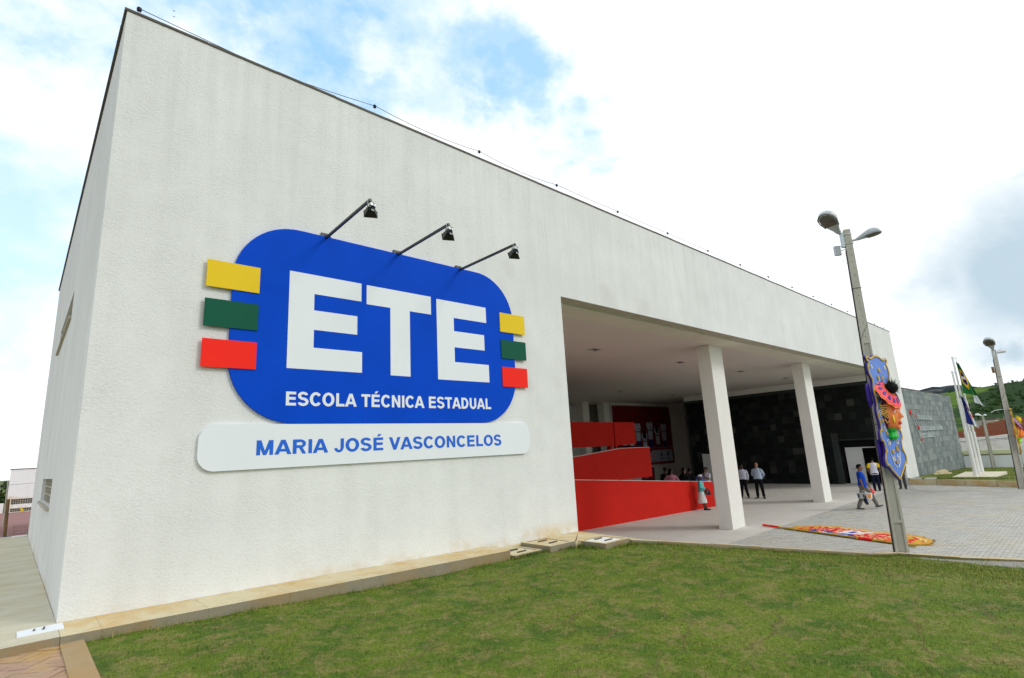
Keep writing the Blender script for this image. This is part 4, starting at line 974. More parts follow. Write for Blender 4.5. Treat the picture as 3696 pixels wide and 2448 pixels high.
def mask_board(loc, rz, w, h, label, scheme, head_s=1.0):
    t = thing('carnival_board', loc, label, 'carnival decoration', 'carnival mask boards on lamp posts', rz)
    ol = smooth(outline(w, h), 1)                     # local: x along the board, -y outwards, z up
    MB().prism(ol, (0, .018, 0), (1, 0, 0), (0, 0, 1), (0, -.053, 0), 0, 1).build('board', [scheme['board'], scheme['edge']], t, False)
    inner = [(u * .93, h * .5 + (v - h * .5) * .975) for u, v in ol]
    MB().tube([(u, -.042, v) for u, v in inner + inner[:1]], (.028, .014) and [(.030, .014)] * (len(inner) + 1), 6, 0, (0, 1, 0)).build('gilt_rim', M['gold'], t, False)
    m = MB()
    for sg in (-1, 1):
        for cx, cz, r in ((.36, .885, .055), (.28, .66, .075), (.34, .52, .08), (.26, .40, .07), (.22, .30, .085), (.13, .17, .07)):
            m.tube([(p[0] * 1, -.042, p[1]) for p in spiral(sg * cx * w, cz * h, r * w, 1.4, sg, cz * 9)], .011, 5)
        m.tube([(sg * u * w, -.042, v * h) for u, v in ((.05, .80), (.14, .76), (.17, .71), (.12, .66), (.2, .6))], .011, 5)
        m.tube([(sg * u * w, -.042, v * h) for u, v in ((.04, .10), (.15, .13), (.24, .21), (.27, .3), (.2, .38), (.29, .45))], .011, 5)
    m.build('white_scroll', M['white_bead'], t, False)
    m = MB()
    for u, v, r in ((.12, .80, .05), (-.12, .80, .05), (0, .86, .06), (.24, .74, .05), (-.24, .74, .06), (.30, .36, .06), (-.30, .58, .05), (-.22, .36, .05), (.14, .24, .07), (-.10, .22, .06), (.0, .14, .05), (-.32, .46, .05), (.42, .23, .045), (-.42, .23, .045), (.45, .39, .045), (-.45, .39, .045)):
        for q in range(5): a = 2 * PI * q / 5; m.ball((u * w + .5 * r * w * math.cos(a), -.045, v * h + .5 * r * w * math.sin(a)), (.45 * r * w, .02, .45 * r * w), 6, 4)
    m.build('gilt_flower', M['gold'], t, False)
    if scheme['board'] is M['orn_blue']:
        for sg in (-1, 1):
            for pts in (((.40, .60), (.53, .57), (.58, .62), (.55, .73), (.45, .76)), ((.30, .10), (.50, .12), (.56, .20), (.52, .32), (.36, .30))):
                MB().prism([(sg * u * w, v * h) for u, v in pts], (0, .10, 0), (1, 0, 0), (0, 0, 1), (0, -.05, 0)).build('backing', scheme['edge'], t, False)
    # the head looks outwards along -y; built as stacked cross-sections
    hs = head_s; zc = scheme['z'] * h
    f = MB()
    prof = [(-.40, .12, .10), (-.37, .17, .20), (-.30, .215, .30), (-.22, .24, .335), (-.16, .25, .345), (-.08, .26, .35), (.02, .265, .345), (.10, .26, .33), (.18, .25, .335), (.28, .235, .30), (.36, .20, .24)]
    f.rings([((0, -.10 * hs + 0, zc + z * hs), rx * hs, ry * hs) for z, rx, ry in prof], 18)
    f.add([(x * hs, -y * hs, zc + z * hs) for x, y, z in ((-.05, .40, .13), (.05, .40, .13), (.0, .44, .14), (-.075, .40, -.10), (.075, .40, -.10), (0, .60, -.085), (0, .42, -.125))], [(0, 3, 5, 2), (2, 5, 4, 1), (3, 6, 5), (5, 6, 4), (0, 2, 1)], 0, False)
    f.ball((0, -.36 * hs, zc - .335 * hs), (.09 * hs, .06 * hs, .055 * hs), 10, 6)
    face = f.build('face', scheme['face'], t, False)
    m = MB(); m.ball((0, -.425 * hs, zc - .205 * hs), (.10 * hs, .045 * hs, .022 * hs), 10, 5); m.ball((0, -.43 * hs, zc - .245 * hs), (.08 * hs, .045 * hs, .024 * hs), 10, 5); m.build('lips', M['mask_lip'], face, False)
    m = MB(); w_ = MB(); y_ = MB(); e2 = MB()
    for sg in (-1, 1):
        w_.ball((sg * .125 * hs, -.385 * hs, zc + .06 * hs), (.062 * hs, .04 * hs, .036 * hs), 10, 6); m.ball((sg * .125 * hs, -.418 * hs, zc + .06 * hs), (.026 * hs, .02 * hs, .028 * hs), 8, 5)
        y_.ball((sg * .20 * hs, -.335 * hs, zc - .12 * hs), (.045 * hs, .03 * hs, .10 * hs), 8, 6); e2.ball((sg * .13 * hs, -.385 * hs, zc + .115 * hs), (.08 * hs, .035 * hs, .03 * hs), 10, 5)
    w_.build('eye_white', M['white_bead'], face, False); m.build('pupil', M['feather'], face, False); y_.build('cheek_mark', M['mask_yellow'], face, False); e2.build('eyelid', M['mask_pink'], face, False)
    m = MB(); m.ball((0, -.03 * hs, zc + .0 * hs), (.335 * hs, .24 * hs, .42 * hs), 18, 10); m.ball((0, -.10 * hs, zc + .34 * hs), (.25 * hs, .30 * hs, .14 * hs), 16, 8); hair = m.build('headdress', scheme['hair'], t, False)
    m = MB()
    for sg in (-1, 1):
        for q in range(6):
            a = .05 + q * .085
            m.tube([(sg * .17 * hs, -.27 * hs - .0, zc + (.30 - a * .55) * hs), (sg * .285 * hs, -.17 * hs, zc + (.27 - a * .75) * hs), (sg * .345 * hs, -.05 * hs, zc + (.27 - a * .55) * hs), (sg * .36 * hs, .0, zc + (.35 - a * .5) * hs)], [.006, .016, .02, .008], 6)
        m.tube([(sg * u * hs, -v * hs, zc + z * hs) for u, v, z in ((.27, .20, .12), (.33, .10, .0), (.33, .10, -.14), (.30, .14, -.22), (.30, .19, -.17))], .018, 6)
    m.build('hair_stripe', M['stripe'], hair, False)
    # fan of petals over the brow
    pe = MB(); pr = MB(); pd = MB()
    e1, e2 = V((1, 0, 0)), V((0, .50, .62)).normalized(); nr = V((0, -.78, .63)).normalized(); c0 = V((0, -.20 * hs, zc + .60 * hs))
    for q in range(13):
        a = 2 * PI * q / 13; rd = e1 * math.cos(a) + e2 * math.sin(a); c = c0 + (e1 * (.35 * math.cos(a)) + e2 * (.34 * math.sin(a))) * hs
        n = (nr * .8 + rd * .35).normalized(); up_ = (rd - n * rd.dot(n)).normalized(); sd = n.cross(up_)
        def leaf(mb, sc, off):
            pts = [(.0, -.5), (.26, -.3), (.46, .1), (.34, .42), (0, .54), (-.34, .42), (-.46, .1), (-.26, -.3)]
            mb.prism([(u * .34 * sc * hs, (v + .05 * (1 - sc)) * .40 * sc * hs) for u, v in pts], c + n * off * hs, sd, up_, n * .02 * hs)
        leaf(pr, 1.05, 0); leaf(pe, .82, .016); leaf(pd, .36, .032)
    pr.build('petal_rim', scheme['rim'], t, False); pe.build('petal', scheme['petal'], t, False); pd.build('petal_spot', M['orn_purple'], t, False)
    # collar
    m = MB(); m.rings([((0, -.06 * hs, zc - .66 * hs), .12 * hs, .12 * hs), ((0, -.08 * hs, zc - .58 * hs), .20 * hs, .19 * hs), ((0, -.08 * hs, zc - .46 * hs), .14 * hs, .14 * hs), ((0, -.08 * hs, zc - .36 * hs), .24 * hs, .22 * hs)], 9, 0, False)
    m.build('collar', scheme['collar'], t, False)
    # plume
    g = random.Random(3); m = MB(); c = V((0, -.36 * hs, zc + .70 * hs)); m.ball(c, (.17 * hs, .24 * hs, .15 * hs), 10, 7)
    for q in range(420):
        d = V((g.gauss(0, 1), g.gauss(-.3, 1), g.gauss(.25, 1))).normalized(); l = (.20 + .18 * g.random()) * hs; sd = d.cross(V((g.random(), g.random(), 1))).normalized() * .008
        p = c + d * .08 * hs; e = c + d * l + V((0, 0, -.03 * g.random())); m.add([p - sd, p + sd, e], [(0, 1, 2)])
    m.build('plume', scheme['plume'], t, False)
    for o in t.children:                             # the modelled head stands out a little less than a full head
        if o.name.split('.')[0] in ('face', 'headdress', 'petal_rim', 'petal', 'petal_spot', 'collar', 'plume'): o.scale = (1, .64, 1); o.location.y = -.02
    return t
sch = dict(board=M['orn_blue'], edge=M['orn_purple'], face=M['mask_orange'], hair=M['mask_hair'], rim=M['mask_rim'], petal=M['mask_pink'], collar=M['mask_green'], plume=M['feather'], z=.505)
mask_board((16.18, -4.225, 1.75), R(-7), 1.22, 3.30, 'tall blue gilt-edged carnival board with an orange sculpted mask wearing a black plume', sch, .98)
M['orn_black'] = pmat('ornament_black', (.02, .018, .02), .5, .2, 4); M['lilac'] = pmat('lilac_frill', (.42, .20, .45), .5, .2, 5); M['lime'] = pmat('lime_collar', (.30, .80, .02), .5, .1, 5); M['mask_orange2'] = pmat('mask_bright_orange', (.90, .19, .02), .5, .15, 4)
sch2 = dict(board=M['orn_black'], edge=M['gold'], face=M['mask_orange2'], hair=M['mask_orange2'], rim=M['lilac'], petal=M['lilac'], collar=M['lime'], plume=M['mask_yellow'], z=.47)
mask_board((35.0, -5.12, 1.62), R(4.5), 1.1, 2.2, 'smaller black and gold carnival board seen edge-on with an orange mask and yellow plume', sch2, .80)

# ------------------------------------------------------------------ processional banner lying on the paving
def banner():
    t = thing('processional_banner', (18.3, -1.9, 0), 'red and gold embroidered processional banner on its pole, lying on the paving', 'banner')
    p0, p1 = V((18.95, .62, .045)), V((17.02, -4.12, .045)); d = (p1 - p0).normalized(); n = V((-d.y, d.x, 0));
    if n.x < 0: n = -n
    Lg = (p1 - p0).length
    q = MB(); q.tube([p0, p0 + d * .75], .035, 8); q.tube([p0 + d * 3.55, p0 + d * 3.95], .036, 8); q.build('pole_sleeve', M['red_sheet'], t)
    q = MB(); q.tube([p0 + d * .4, p1], .026, 8); q.tube([p1 - d * .12, p1], .034, 8); q.build('pole', M['gold'], t)
    q = MB()
    for s_ in (.72, 1.35, 3.5, 4.0): q.ball(p0 + d * s_ + V((0, 0, .0)), (.055, .055, .05), 8, 6)
    q.build('tassel_knot', M['gold'], t)
    # cloth: (s along the pole, w across); straight top edge, swallow pointed lower end
    nu, nv = 120, 36; vs = []; fs = []; mi = []
    a0, a1 = .85, 4.75
    def width(s): return lerp(s, [(a0, .55), (a0 + .3, 1.25), (a0 + .9, 1.5), (a1 - .75, 1.45), (a1 - .25, 1.1), (a1, .55)])
    for i in range(nu + 1):
        for j in range(nv + 1):
            s_ = a0 + (a1 - a0) * i / nu; w_ = width(s_) * j / nv; ex = .0
            p = p0 + d * (s_ + .35 * (j / nv) ** 2 * (1 if s_ > 3 else 0)) + n * (.02 + w_)
            z = .02 + .05 * abs(noise.noise(V((s_ * 2.1, w_ * 2.6, 3)))) + .03 * noise.noise(V((s_ * 6, w_ * 5, 8))) * (j / nv) + (.03 if j == 0 else 0)
            vs.append((p.x, p.y, max(.012, z)))
    q = MB(); q.add(vs, [], 0)
    for i in range(nu):
        for j in range(nv):
            s_ = (i + .5) / nu; t_ = (j + .5) / nv; e = noise.noise(V((s_ * 30, t_ * 9, 1))); e2 = noise.noise(V((s_ * 55, t_ * 20, 5)))
            if t_ > .9 or s_ < .03 or s_ > .965: c = 1
            elif t_ > .82: c = 4 if e2 > -.05 else 1
            elif t_ < .05: c = 3 if e > 0 else 1
            elif .22 < s_ < .60 and t_ < .27 + .06 * math.sin(s_ * 40): c = 3 if not (.12 < t_ < .19 and e2 > -.1 and .28 < s_ < .56) else 2
            elif .40 < s_ < .56 and .34 < t_ < .74: c = 2 if abs(s_ - .48) > .02 or abs(t_ - .55) > .1 else 3
            elif s_ < .16 or s_ > .78: c = 1 if e + .25 * math.sin(s_ * 60 + t_ * 20) > -.05 else 0
            elif e2 > .18: c = 4
            else: c = 0
            fs.append((i * (nv + 1) + j, (i + 1) * (nv + 1) + j, (i + 1) * (nv + 1) + j + 1, i * (nv + 1) + j + 1)); mi.append(c)
    q.f = fs; q.m = mi; q.sm = [True] * len(fs)
    M['banner_red'] = pmat('banner_red', (.62, .012, .014), .7, .2, 12, .2, 30); M['banner_gold'] = pmat('banner_gold', (.62, .33, .018), .6, .25, 20, .4, 60); M['banner_white'] = pmat('banner_white', (.72, .70, .72), .7, .1, 12); M['banner_blue'] = pmat('banner_blue', (.012, .035, .30), .6, .2, 12); M['banner_cream'] = pmat('banner_cream', (.74, .58, .30), .7, .25, 20)
    q.build('cloth', [M['banner_red'], M['banner_gold'], M['banner_white'], M['banner_blue'], M['banner_cream']], t)
    g = random.Random(5); q = MB()
    def fr(p, dr, l):
        e = V((dr.y, -dr.x, 0)) * .012; q.add([p - e, p + e, p + dr * l + V((g.uniform(-.03, .03), g.uniform(-.03, .03), -p.z + .008))], [(0, 1, 2)])
    for i in range(nu):
        for k_ in range(5):
            fr(V(vs[i * (nv + 1) + nv]) + d * g.uniform(0, .03), n, g.uniform(.06, .12))
    for j in range(nv):
        for k_ in range(5): fr(V(vs[nu * (nv + 1) + j]) + n * g.uniform(0, .03), d, g.uniform(.1, .2)); fr(V(vs[j]) + n * g.uniform(0, .03), -d, g.uniform(.05, .1))
    q.build('fringe', M['banner_gold'], t)
banner()

# ------------------------------------------------------------------ flagpoles and flags
POLES = [(38.64, -2.80, .30, 6.20), (40.43, -2.72, .28, 7.20), (42.25, -2.66, .26, 5.60)]
for i, (x, y, z, zt) in enumerate(POLES):
    t = thing('flagpole', (x, y, z), ['white flagpole nearest the lawn kerb, carrying the blue and white flag', 'tallest white flagpole, middle of the three, carrying the green flag', 'white flagpole farthest back, right of the three bases, shortest of the three'][i], 'flagpole', 'white flagpoles on the concrete base')
    m = MB(); m.tube([(x, y, z), (x, y, z + 2.4)], .095, 12); m.tube([(x, y, z + 2.4), (x, y, z + 4.3)], .075, 12)
    m.tube([(x, y, z + 4.3), (x, y, zt)], .05, 10); m.build('pole', M['white_pole'], t)
    m = MB(); m.tube([(x, y, z + 2.36), (x, y, z + 2.44)], .10, 12); m.tube([(x, y, z + 4.26), (x, y, z + 4.34)], .08, 12) if zt > z + 4.4 else None; m.build('joint_collar', M['white_pole'], t)
    m = MB(); m.tube([(x, y, zt - .12), (x + .05, y - .18, zt - .10)], .018, 6); m.build('pulley_arm', M['galv'], t)
    m = MB(); m.tube([(x + .05, y - .16, zt - .1), (x + .07, y - .13, z + 1.0)], .008, 5); m.build('halyard', pmat('rope', (.25, .22, .14), .9), t)
def flag(x, y, ztop, hoist, fly, droop, colour, mats, label, sd):
    """flag hanging from its hoist with the fly folded down"""
    nu, nv = 46, 34; vs = []; mi = []
    for i in range(nu + 1):
        for j in range(nv + 1):
            u = i / nu; v = j / nv                          # u hoist->fly, v top->bottom
            lat = .05 + droop[2] + droop[0] * u * (.14 + .86 * v) + .03 * math.sin(u * 9 + v * 3)
            zz = ztop - v * hoist - droop[1] * u * (.4 + .6 * v)
            off = .10 * math.sin(u * 14 + v * 2.0) * (.3 + .7 * u)
            vs.append((x + off + .1 * u, y - lat, zz))
    q = MB(); q.add(vs, [])
    for i in range(nu):
        for j in range(nv):
            q.f.append((i * (nv + 1) + j, (i + 1) * (nv + 1) + j, (i + 1) * (nv + 1) + j + 1, i * (nv + 1) + j + 1)); q.m.append(colour((i + .5) / nu, (j + .5) / nv)); q.sm.append(True)
    o = q.build('flag', mats); tag(o, label, 'flag')
    return o
M['f_green'] = pmat('flag_green', (.010, .13, .030), .7, .12, 5); M['f_yellow'] = pmat('flag_yellow', (.82, .50, .02), .7, .05, 5); M['f_blue'] = pmat('flag_blue', (.015, .02, .20), .7, .1, 5); M['f_white'] = pmat('flag_white', (.72, .76, .80), .7, .04, 5); M['f_red'] = pmat('flag_red', (.75, .03, .03), .7, .05, 5)
def brazil(u, v):
    a, b = abs(u - .5) / .36, abs(v - .5) / .36
    if ((u - .5) * 1.43) ** 2 + (v - .5) ** 2 < .040: return 3 if abs(v - .5 - .10 * (u - .5) + .02) < .045 else 2
    return 1 if a + b < 1 else 0
def pern(u, v):
    if (u - .62) ** 2 * 3 + (v - .40) ** 2 < .012: return 1
    if abs(u - .74) < .05 and .56 < v < .74 or abs(v - .65) < .035 and abs(u - .74) < .16: return 3
    return 0 if u < .52 or v < .48 else 2
flag(40.43, -2.78, 6.85, 1.85, 2.2, (.66, .25, 0), brazil, [M['f_green'], M['f_yellow'], M['f_blue'], M['f_white']], 'green flag with yellow diamond and blue disc drooping from the tallest pole', 1)
flag(38.64, -2.86, 4.80, 1.55, 1.8, (.52, .35, 0), pern, [M['f_blue'], M['f_yellow'], M['f_white'], M['f_red']], 'blue and white flag with a red cross drooping from the nearest pole', 2)
flag(42.25, -2.80, 5.25, .75, 1.4, (.45, .35, .18), lambda u, v: 0, [M['f_white']], 'plain white flag hanging limp below the green flag', 3)
# ------------------------------------------------------------------ walls and street beyond the side lawn
M['wall_white'] = mat_plaster('boundary_white', (.78, .80, .81), .4, .08)
M['wall_old'] = mat_cement('old_whitewash', (.78, .76, .73), (.62, .48, .40), .5, 0, .3)
M['pale_green'] = mat_cement('pale_green_band', (.70, .74, .48), (.50, .50, .24), .5, 0, .2)
def mat_brickwall():
    m, nt, b, N, L = nodes('hollow_brick'); p = N('ShaderNodeTexCoord').outputs['Object']
    c = nz(N, L, p, 2.5, 6, .65); oi = N('ShaderNodeNewGeometry')
    col = ramp(N, L, oi.outputs['Random Per Island'], [(0, (.20, .055, .028)), (.4, (.28, .085, .042)), (.75, (.33, .115, .06)), (1, (.24, .08, .045))])
    col = mix(N, L, ramp(N, L, c, [(.45, 0.0), (.72, .6)]), col, (.15, .05, .028)); L(col, b.inputs['Base Color']); b.inputs['Roughness'].default_value = .95
    return m
M['brick'] = mat_brickwall(); M['mortar'] = pmat('mortar', (.20, .10, .065), .95, .2, 5)
t = thing('boundary_wall', (56.6, -5, 0), 'low white boundary wall with a pale green band behind the flagpole lawn', 'wall')
MB().box(56.5, 56.7, -3.4, 6, -.6, .74).build('wall_panel', M['wall_white'], t)
MB().box(56.44, 56.74, -3.4, 6, .84, 1.15).build('band', M['pale_green'], t)
MB().box(56.49, 56.72, -3.4, 6, .742, .838).build('recess', M['ledge_face'], t)
MB().box(56.42, 56.5, .0, .25, .72, .95).build('band_end', pmat('ochre_paint', (.55, .42, .05)), t)
tag(MB().box(56.46, 56.75, -16, -3.42, -.6, 1.50).build('boundary_wall', M['wall_white']), 'taller plain white stretch of boundary wall at the right edge behind the second lamp post', 'wall')
t = thing('street_wall', (64, 0, 0), 'older patchy white wall across the street behind the low boundary wall', 'wall')
m = MB(); pts = [(8, 2.02), (1.5, 2.05), (.99, 2.06), (-.94, 2.10), (-2.41, 2.26), (-3.5, 2.31), (-12, 2.4)]
for (a, za), (c, zc) in zip(pts, pts[1:]): m.hexa([(64, a, -.9), (64, c, -.9), (64.2, c, -.9), (64.2, a, -.9)], [(64, a, za), (64, c, zc), (64.2, c, zc), (64.2, a, za)])
m.build('wall_face', M['wall_old'], t)
t = thing('brick_wall', (66, 0, 0), 'rough red hollow-brick wall rising above the white street wall', 'wall')
top_ = [(-14, 3.8), (-3.43, 3.63), (-2.19, 3.60), (-1.08, 3.32), (.15, 2.97), (1.24, 2.72), (3, 2.6), (9, 2.5)]
core = MB(); bk = []
for (a, za), (c, zc) in zip(top_, top_[1:]): core.hexa([(66.05, a, -.9), (66.25, a, -.9), (66.25, c, -.9), (66.05, c, -.9)], [(66.05, a, za - .03), (66.25, a, za - .03), (66.25, c, zc - .03), (66.05, c, zc - .03)])
core.build('wall_core', M['mortar'], t)
zc = 1.7; r_ = 0
bme = {}
while zc < 3.9:
    y = -7.0 + (.15 if r_ % 2 else 0)
    while y < 3.6:
        if zc + .19 <= lerp(y + .14, top_) + .03: bk.append((y, zc))
        y += .30
    zc += .205; r_ += 1
bk.sort(key=lambda q: abs(q[0] + 1.5)); bm_ = MB().box(-.06, 0, -.14, .14, -.09, .09).mesh('brick', M['brick']); rest = MB()
for i, (y, z) in enumerate(bk):
    x = 66.05 + random.uniform(-.012, .012)
    if i < 290: piece('brick', bm_, t, (x, y + .14, z + .095), (random.uniform(-.02, .02), 0, 0))
    else: rest.box(x - .06, x, y, y + .28, z + .005, z + .185)
rest.build('brick_field', M['brick'], t, kind='stuff')
t = thing('block_house', (69, -.5, 0), 'small grey cement block house behind the brick wall', 'house')
MB().box(67.5, 71, -1.3, .15, -.9, 3.62).build('wall', M['concrete'], t); MB().box(67.4, 71.1, -1.4, .25, 3.63, 3.72).build('roof', M['flashing'], t); MB().box(67.44, 67.495, -.55, -.35, 2.6, 3.4).build('window', M['dark'], t)
for k_, (za, zb) in enumerate(((1.43, 1.60), (1.32, 1.48))):
    pth = [(63.4, 8 - i * 1.2, za + (8 - (8 - i * 1.2)) * .05 - .4 * 0 - .03 * math.sin(PI * i / 18)) for i in range(19)]
    tag(MB().tube(pth, .022 if k_ == 0 else .012, 5).build('overhead_cable', M['wire']), ['thicker upper dark cable strung along the white street wall', 'thinner lower cable strung along the white street wall'][k_], 'cable', 'cables along the street')
t = thing('gooseneck_lamp', (62.5, -1.9, 0), 'white curved lamp arms with a small red box, seen over the brick wall', 'lamp')
MB().tube([(67.3, -1.2, 4.25), (67.3, -1.5, 4.42), (67.3, -2.0, 4.48), (67.3, -2.45, 4.45)], .028, 6).build('arm', M['white_pole'], t)
MB().tube([(67.3, -1.95, 3.3), (67.3, -2.05, 4.0), (67.3, -2.35, 4.35), (67.3, -2.6, 4.45)], .022, 6).build('stem', M['white_pole'], t)
MB().box(67.2, 67.4, -2.42, -2.15, 4.38, 4.60).build('red_box', M['red_sheet'], t)

# ------------------------------------------------------------------ hills
def mat_hill(name, grass_c, scrub_c, rock=0.0, sc=.012, thr=.5):
    m, nt, b, N, L = nodes(name); p = coords(N, L)
    a = nz(N, L, p, sc, 6, .6, .4); d = nz(N, L, p, sc * 6, 5, .65); f = nz(N, L, p, sc * 30, 4, .7)
    c = mix(N, L, ramp(N, L, d, [(.35, 0.0), (.7, .6)]), grass_c, mul(grass_c, .62))
    at = N('ShaderNodeAttribute'); at.attribute_name = 'scrub'
    ad = N('ShaderNodeMath'); ad.operation = 'ADD'; L(at.outputs['Fac'], ad.inputs[0])
    sb = N('ShaderNodeMath'); sb.operation = 'MULTIPLY_ADD'; L(d, sb.inputs[0]); sb.inputs[1].default_value = .9; sb.inputs[2].default_value = -.45; L(sb.outputs[0], ad.inputs[1])
    c = mix(N, L, ramp(N, L, ad.outputs[0], [(.40, 0.0), (.62, 1.0)]), c, mix(N, L, ramp(N, L, f, [(.35, 0.0), (.65, 1.0)]), mul(scrub_c, .5), scrub_c))
    if rock: c = mix(N, L, ramp(N, L, nz(N, L, coords(N, L, (1, 1, .25)), .02, 5, .7), [(.54, 0.0), (.62, rock)]), c, (.17, .18, .18))
    L(c, b.inputs['Base Color']); b.inputs['Roughness'].default_value = .95; b.inputs['Specular IOR Level'].default_value = .05
    bump(N, L, b, mix(N, L, .5, d, f), 1.0, 1.6)
    return m
def hill(name, r0, r1, az0, az1, prof, mat_, z_foot, naz=150, nr=60, seed=0, rough=1.0, scrubf=None):
    m = MB(); vs = []; sc = []
    for i in range(naz + 1):
        az = az0 + (az1 - az0) * i / naz; el = lerp(az, prof)
        ztop = CAM.z + math.tan(R(el)) * r1
        for j in range(nr + 1):
            f = j / nr * 1.25; r = r0 + (r1 - r0) * f
            g = f if f < 1 else 2 - f
            s_ = g ** 1.25
            x = CAM.x + r * math.sin(R(az)); y = CAM.y + r * math.cos(R(az))
            w = 4 * g * (1 - g)
            n = noise.noise(V((x * .006, y * .006, seed))) * 5 + noise.noise(V((x * .02, y * .02, seed + 5))) * 2.2
            top = noise.noise(V((az * 1.7, seed, 1))) * .5 + noise.noise(V((az * 6, seed, 1))) * .25
            z = z_foot + (ztop - z_foot) * s_ + n * w * rough + top * g * rough * r1 / 900
            vs.append((x, y, z)); sc.append(scrubf(az, f, x, y) if scrubf else .8)
    q = nr + 1
    fs = [(i * q + j, (i + 1) * q + j, (i + 1) * q + j + 1, i * q + j + 1) for i in range(naz) for j in range(nr)]
    m.add(vs, fs, 0, True); o = m.build(name, mat_); o['kind'] = 'structure'
    a = o.data.attributes.new('scrub', 'FLOAT', 'POINT'); a.data.foreach_set('value', sc)
    return o, vs, sc
def near_scrub(az, f, x, y):
    lim = lerp(az, [(78, .30), (81.9, .40), (83.2, .55), (84.3, .85), (85.0, 1.0), (86, 1.1), (100, 1.1)])
    n = noise.noise(V((x * .012, y * .012, 3))) * .35
    return .5 + (lim - f) * 1.6 + n if f > .28 else .32 + n + (.25 if .16 < f else 0)
near_prof = [(60, 2.2), (72, 2.6), (79, 2.85), (81.2, 2.9), (82.2, 2.95), (83.35, 3.05), (84.1, 3.12), (84.8, 3.19), (85.5, 3.26), (86.65, 3.33), (92, 3.7), (100, 3.2), (115, 2.0), (130, .8)]
far_prof = [(55, 1.8), (70, 2.6), (77, 2.9), (79.1, 3.15), (80.06, 3.33), (80.8, 3.5), (81.6, 3.49), (82.5, 3.5), (83.3, 3.33), (84.0, 3.12), (85, 2.9), (92, 2.6), (110, 2.2), (130, 1.0)]
hn, hv, hs_ = hill('hills', 110, 620, 60, 130, near_prof, mat_hill('hill_green', (.085, .155, .022), (.024, .058, .016)), -.8, 200, 60, 2, 1.0, near_scrub)
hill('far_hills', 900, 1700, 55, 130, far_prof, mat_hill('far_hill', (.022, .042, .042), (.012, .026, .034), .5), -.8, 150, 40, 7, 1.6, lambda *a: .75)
# scrub on the near hill: leafy clumps, one mass
g = random.Random(4); m = MB()
def leaf_clump(m, c, r, n, g, flat=.8, size=.32):
    for _ in range(n):
        d = V((g.gauss(0, 1), g.gauss(0, 1), g.gauss(0, 1) * flat + .2)).normalized(); p = V(c) + d * r * g.uniform(.55, 1.05)
        a = V((g.gauss(0, 1), g.gauss(0, 1), g.gauss(0, .6))).normalized(); b_ = d.cross(a).normalized() if d.cross(a).length > .01 else V((1, 0, 0)); s_ = r * size * g.uniform(.6, 1.3)
        a = b_.cross(d); m.add([p - b_ * s_ - a * s_ * .6, p + b_ * s_ - a * s_ * .6, p + b_ * s_ * .7 + a * s_, p - b_ * s_ * .7 + a * s_ * .8], [(0, 1, 2, 3)])
for _ in range(3800):
    i = g.randrange(len(hv)); x, y, z = hv[i]; az = math.degrees(math.atan2(x - CAM.x, y - CAM.y))
    if not 78 < az < 92: continue
    s_ = hs_[i] + g.gauss(0, .15); ridge = abs(((math.hypot(x - CAM.x, y - CAM.y) - 110) / 510) - 1) < .03
    if s_ < .72 and not (ridge and g.random() < .3): continue
    r = g.uniform(.6, 1.7); leaf_clump(m, (x + g.uniform(-3, 3), y + g.uniform(-3, 3), z + r * .4), r, 16, g)
M['scrub'] = mat_island('scrub_leaf', [(0, (.016, .042, .012)), (.5, (.030, .068, .016)), (1, (.05, .10, .020))], .9, 0, .1, 3, 0)
o = m.build('scrub', M['scrub']); o['kind'] = 'stuff'

# ------------------------------------------------------------------ far left: red paving, stake, white block, wall, trees
m = MB(); m.quad((-40, 16.46, 1.17), (14, 16.46, 1.17), (14, 62, -.02), (-40, 62, -.02)); rp = struct(m.build('red_paving', M['far_paving']))
m = MB()
for k_ in range(26):
    y = 16.5 + k_ * .36
    for q in range(7): z = 1.178 - (y - 16.46) * .0261; m.hexa([(-2.1 + q * .36, y, z - .03), (-1.755 + q * .36, y, z - .03), (-1.755 + q * .36, y + .345, z - .039), (-2.1 + q * .36, y + .345, z - .039)], [(-2.1 + q * .36, y, z + random.uniform(0, .008)), (-1.755 + q * .36, y, z), (-1.755 + q * .36, y + .345, z - .009), (-2.1 + q * .36, y + .345, z - .009 + random.uniform(0, .008))])
m.build('paver_field', mat_island('far_red_paver', [(0, (.21, .10, .09)), (.5, (.27, .135, .125)), (1, (.32, .17, .15))], .9, 0, .15, 30, .2), rp, kind='stuff')
t = thing('wooden_stake', (-.53, 16.6, 1.17), 'thin weathered stake with a thicker brown lower post at the end of the path', 'post')
MB().tube([(-.53, 16.6, 1.15), (-.565, 16.6, 2.35)], .045, 8).build('post', M['wood'], t)
MB().tube([(-.60, 16.62, 1.5), (-.625, 16.62, 2.93)], .022, 8).build('stake', M['post'], t)
MB().tube([(-.53, 16.6, 1.15), (-.53, 16.6, 1.19)], .13, 10).build('base', M['black_metal'], t)
t = thing('classroom_block', (4, 61, 0), 'distant white school block with two rows of black lattice windows at the far left', 'building')
wx = [-.78, -.53, 9.0, 9.5]
m = MB(); wall_grid(m, [-.78, -.50, 9.0, 9.5], [-.8, .06, .38, .72, 1.20, 3.85], lambda u, v: -.5 < u < 9 and (.06 < v < .38 or .72 < v < 1.2), lambda u, v, d: (u, 60 + d, v), .3)
m.box(-.78, 9.5, 60.302, 70, -.8, 3.84); m.build('wall', M['wall_white'], t)
MB().box(-.83, 9.55, 59.95, 70.05, 3.852, 3.91).build('roof_edge', M['flashing'], t)
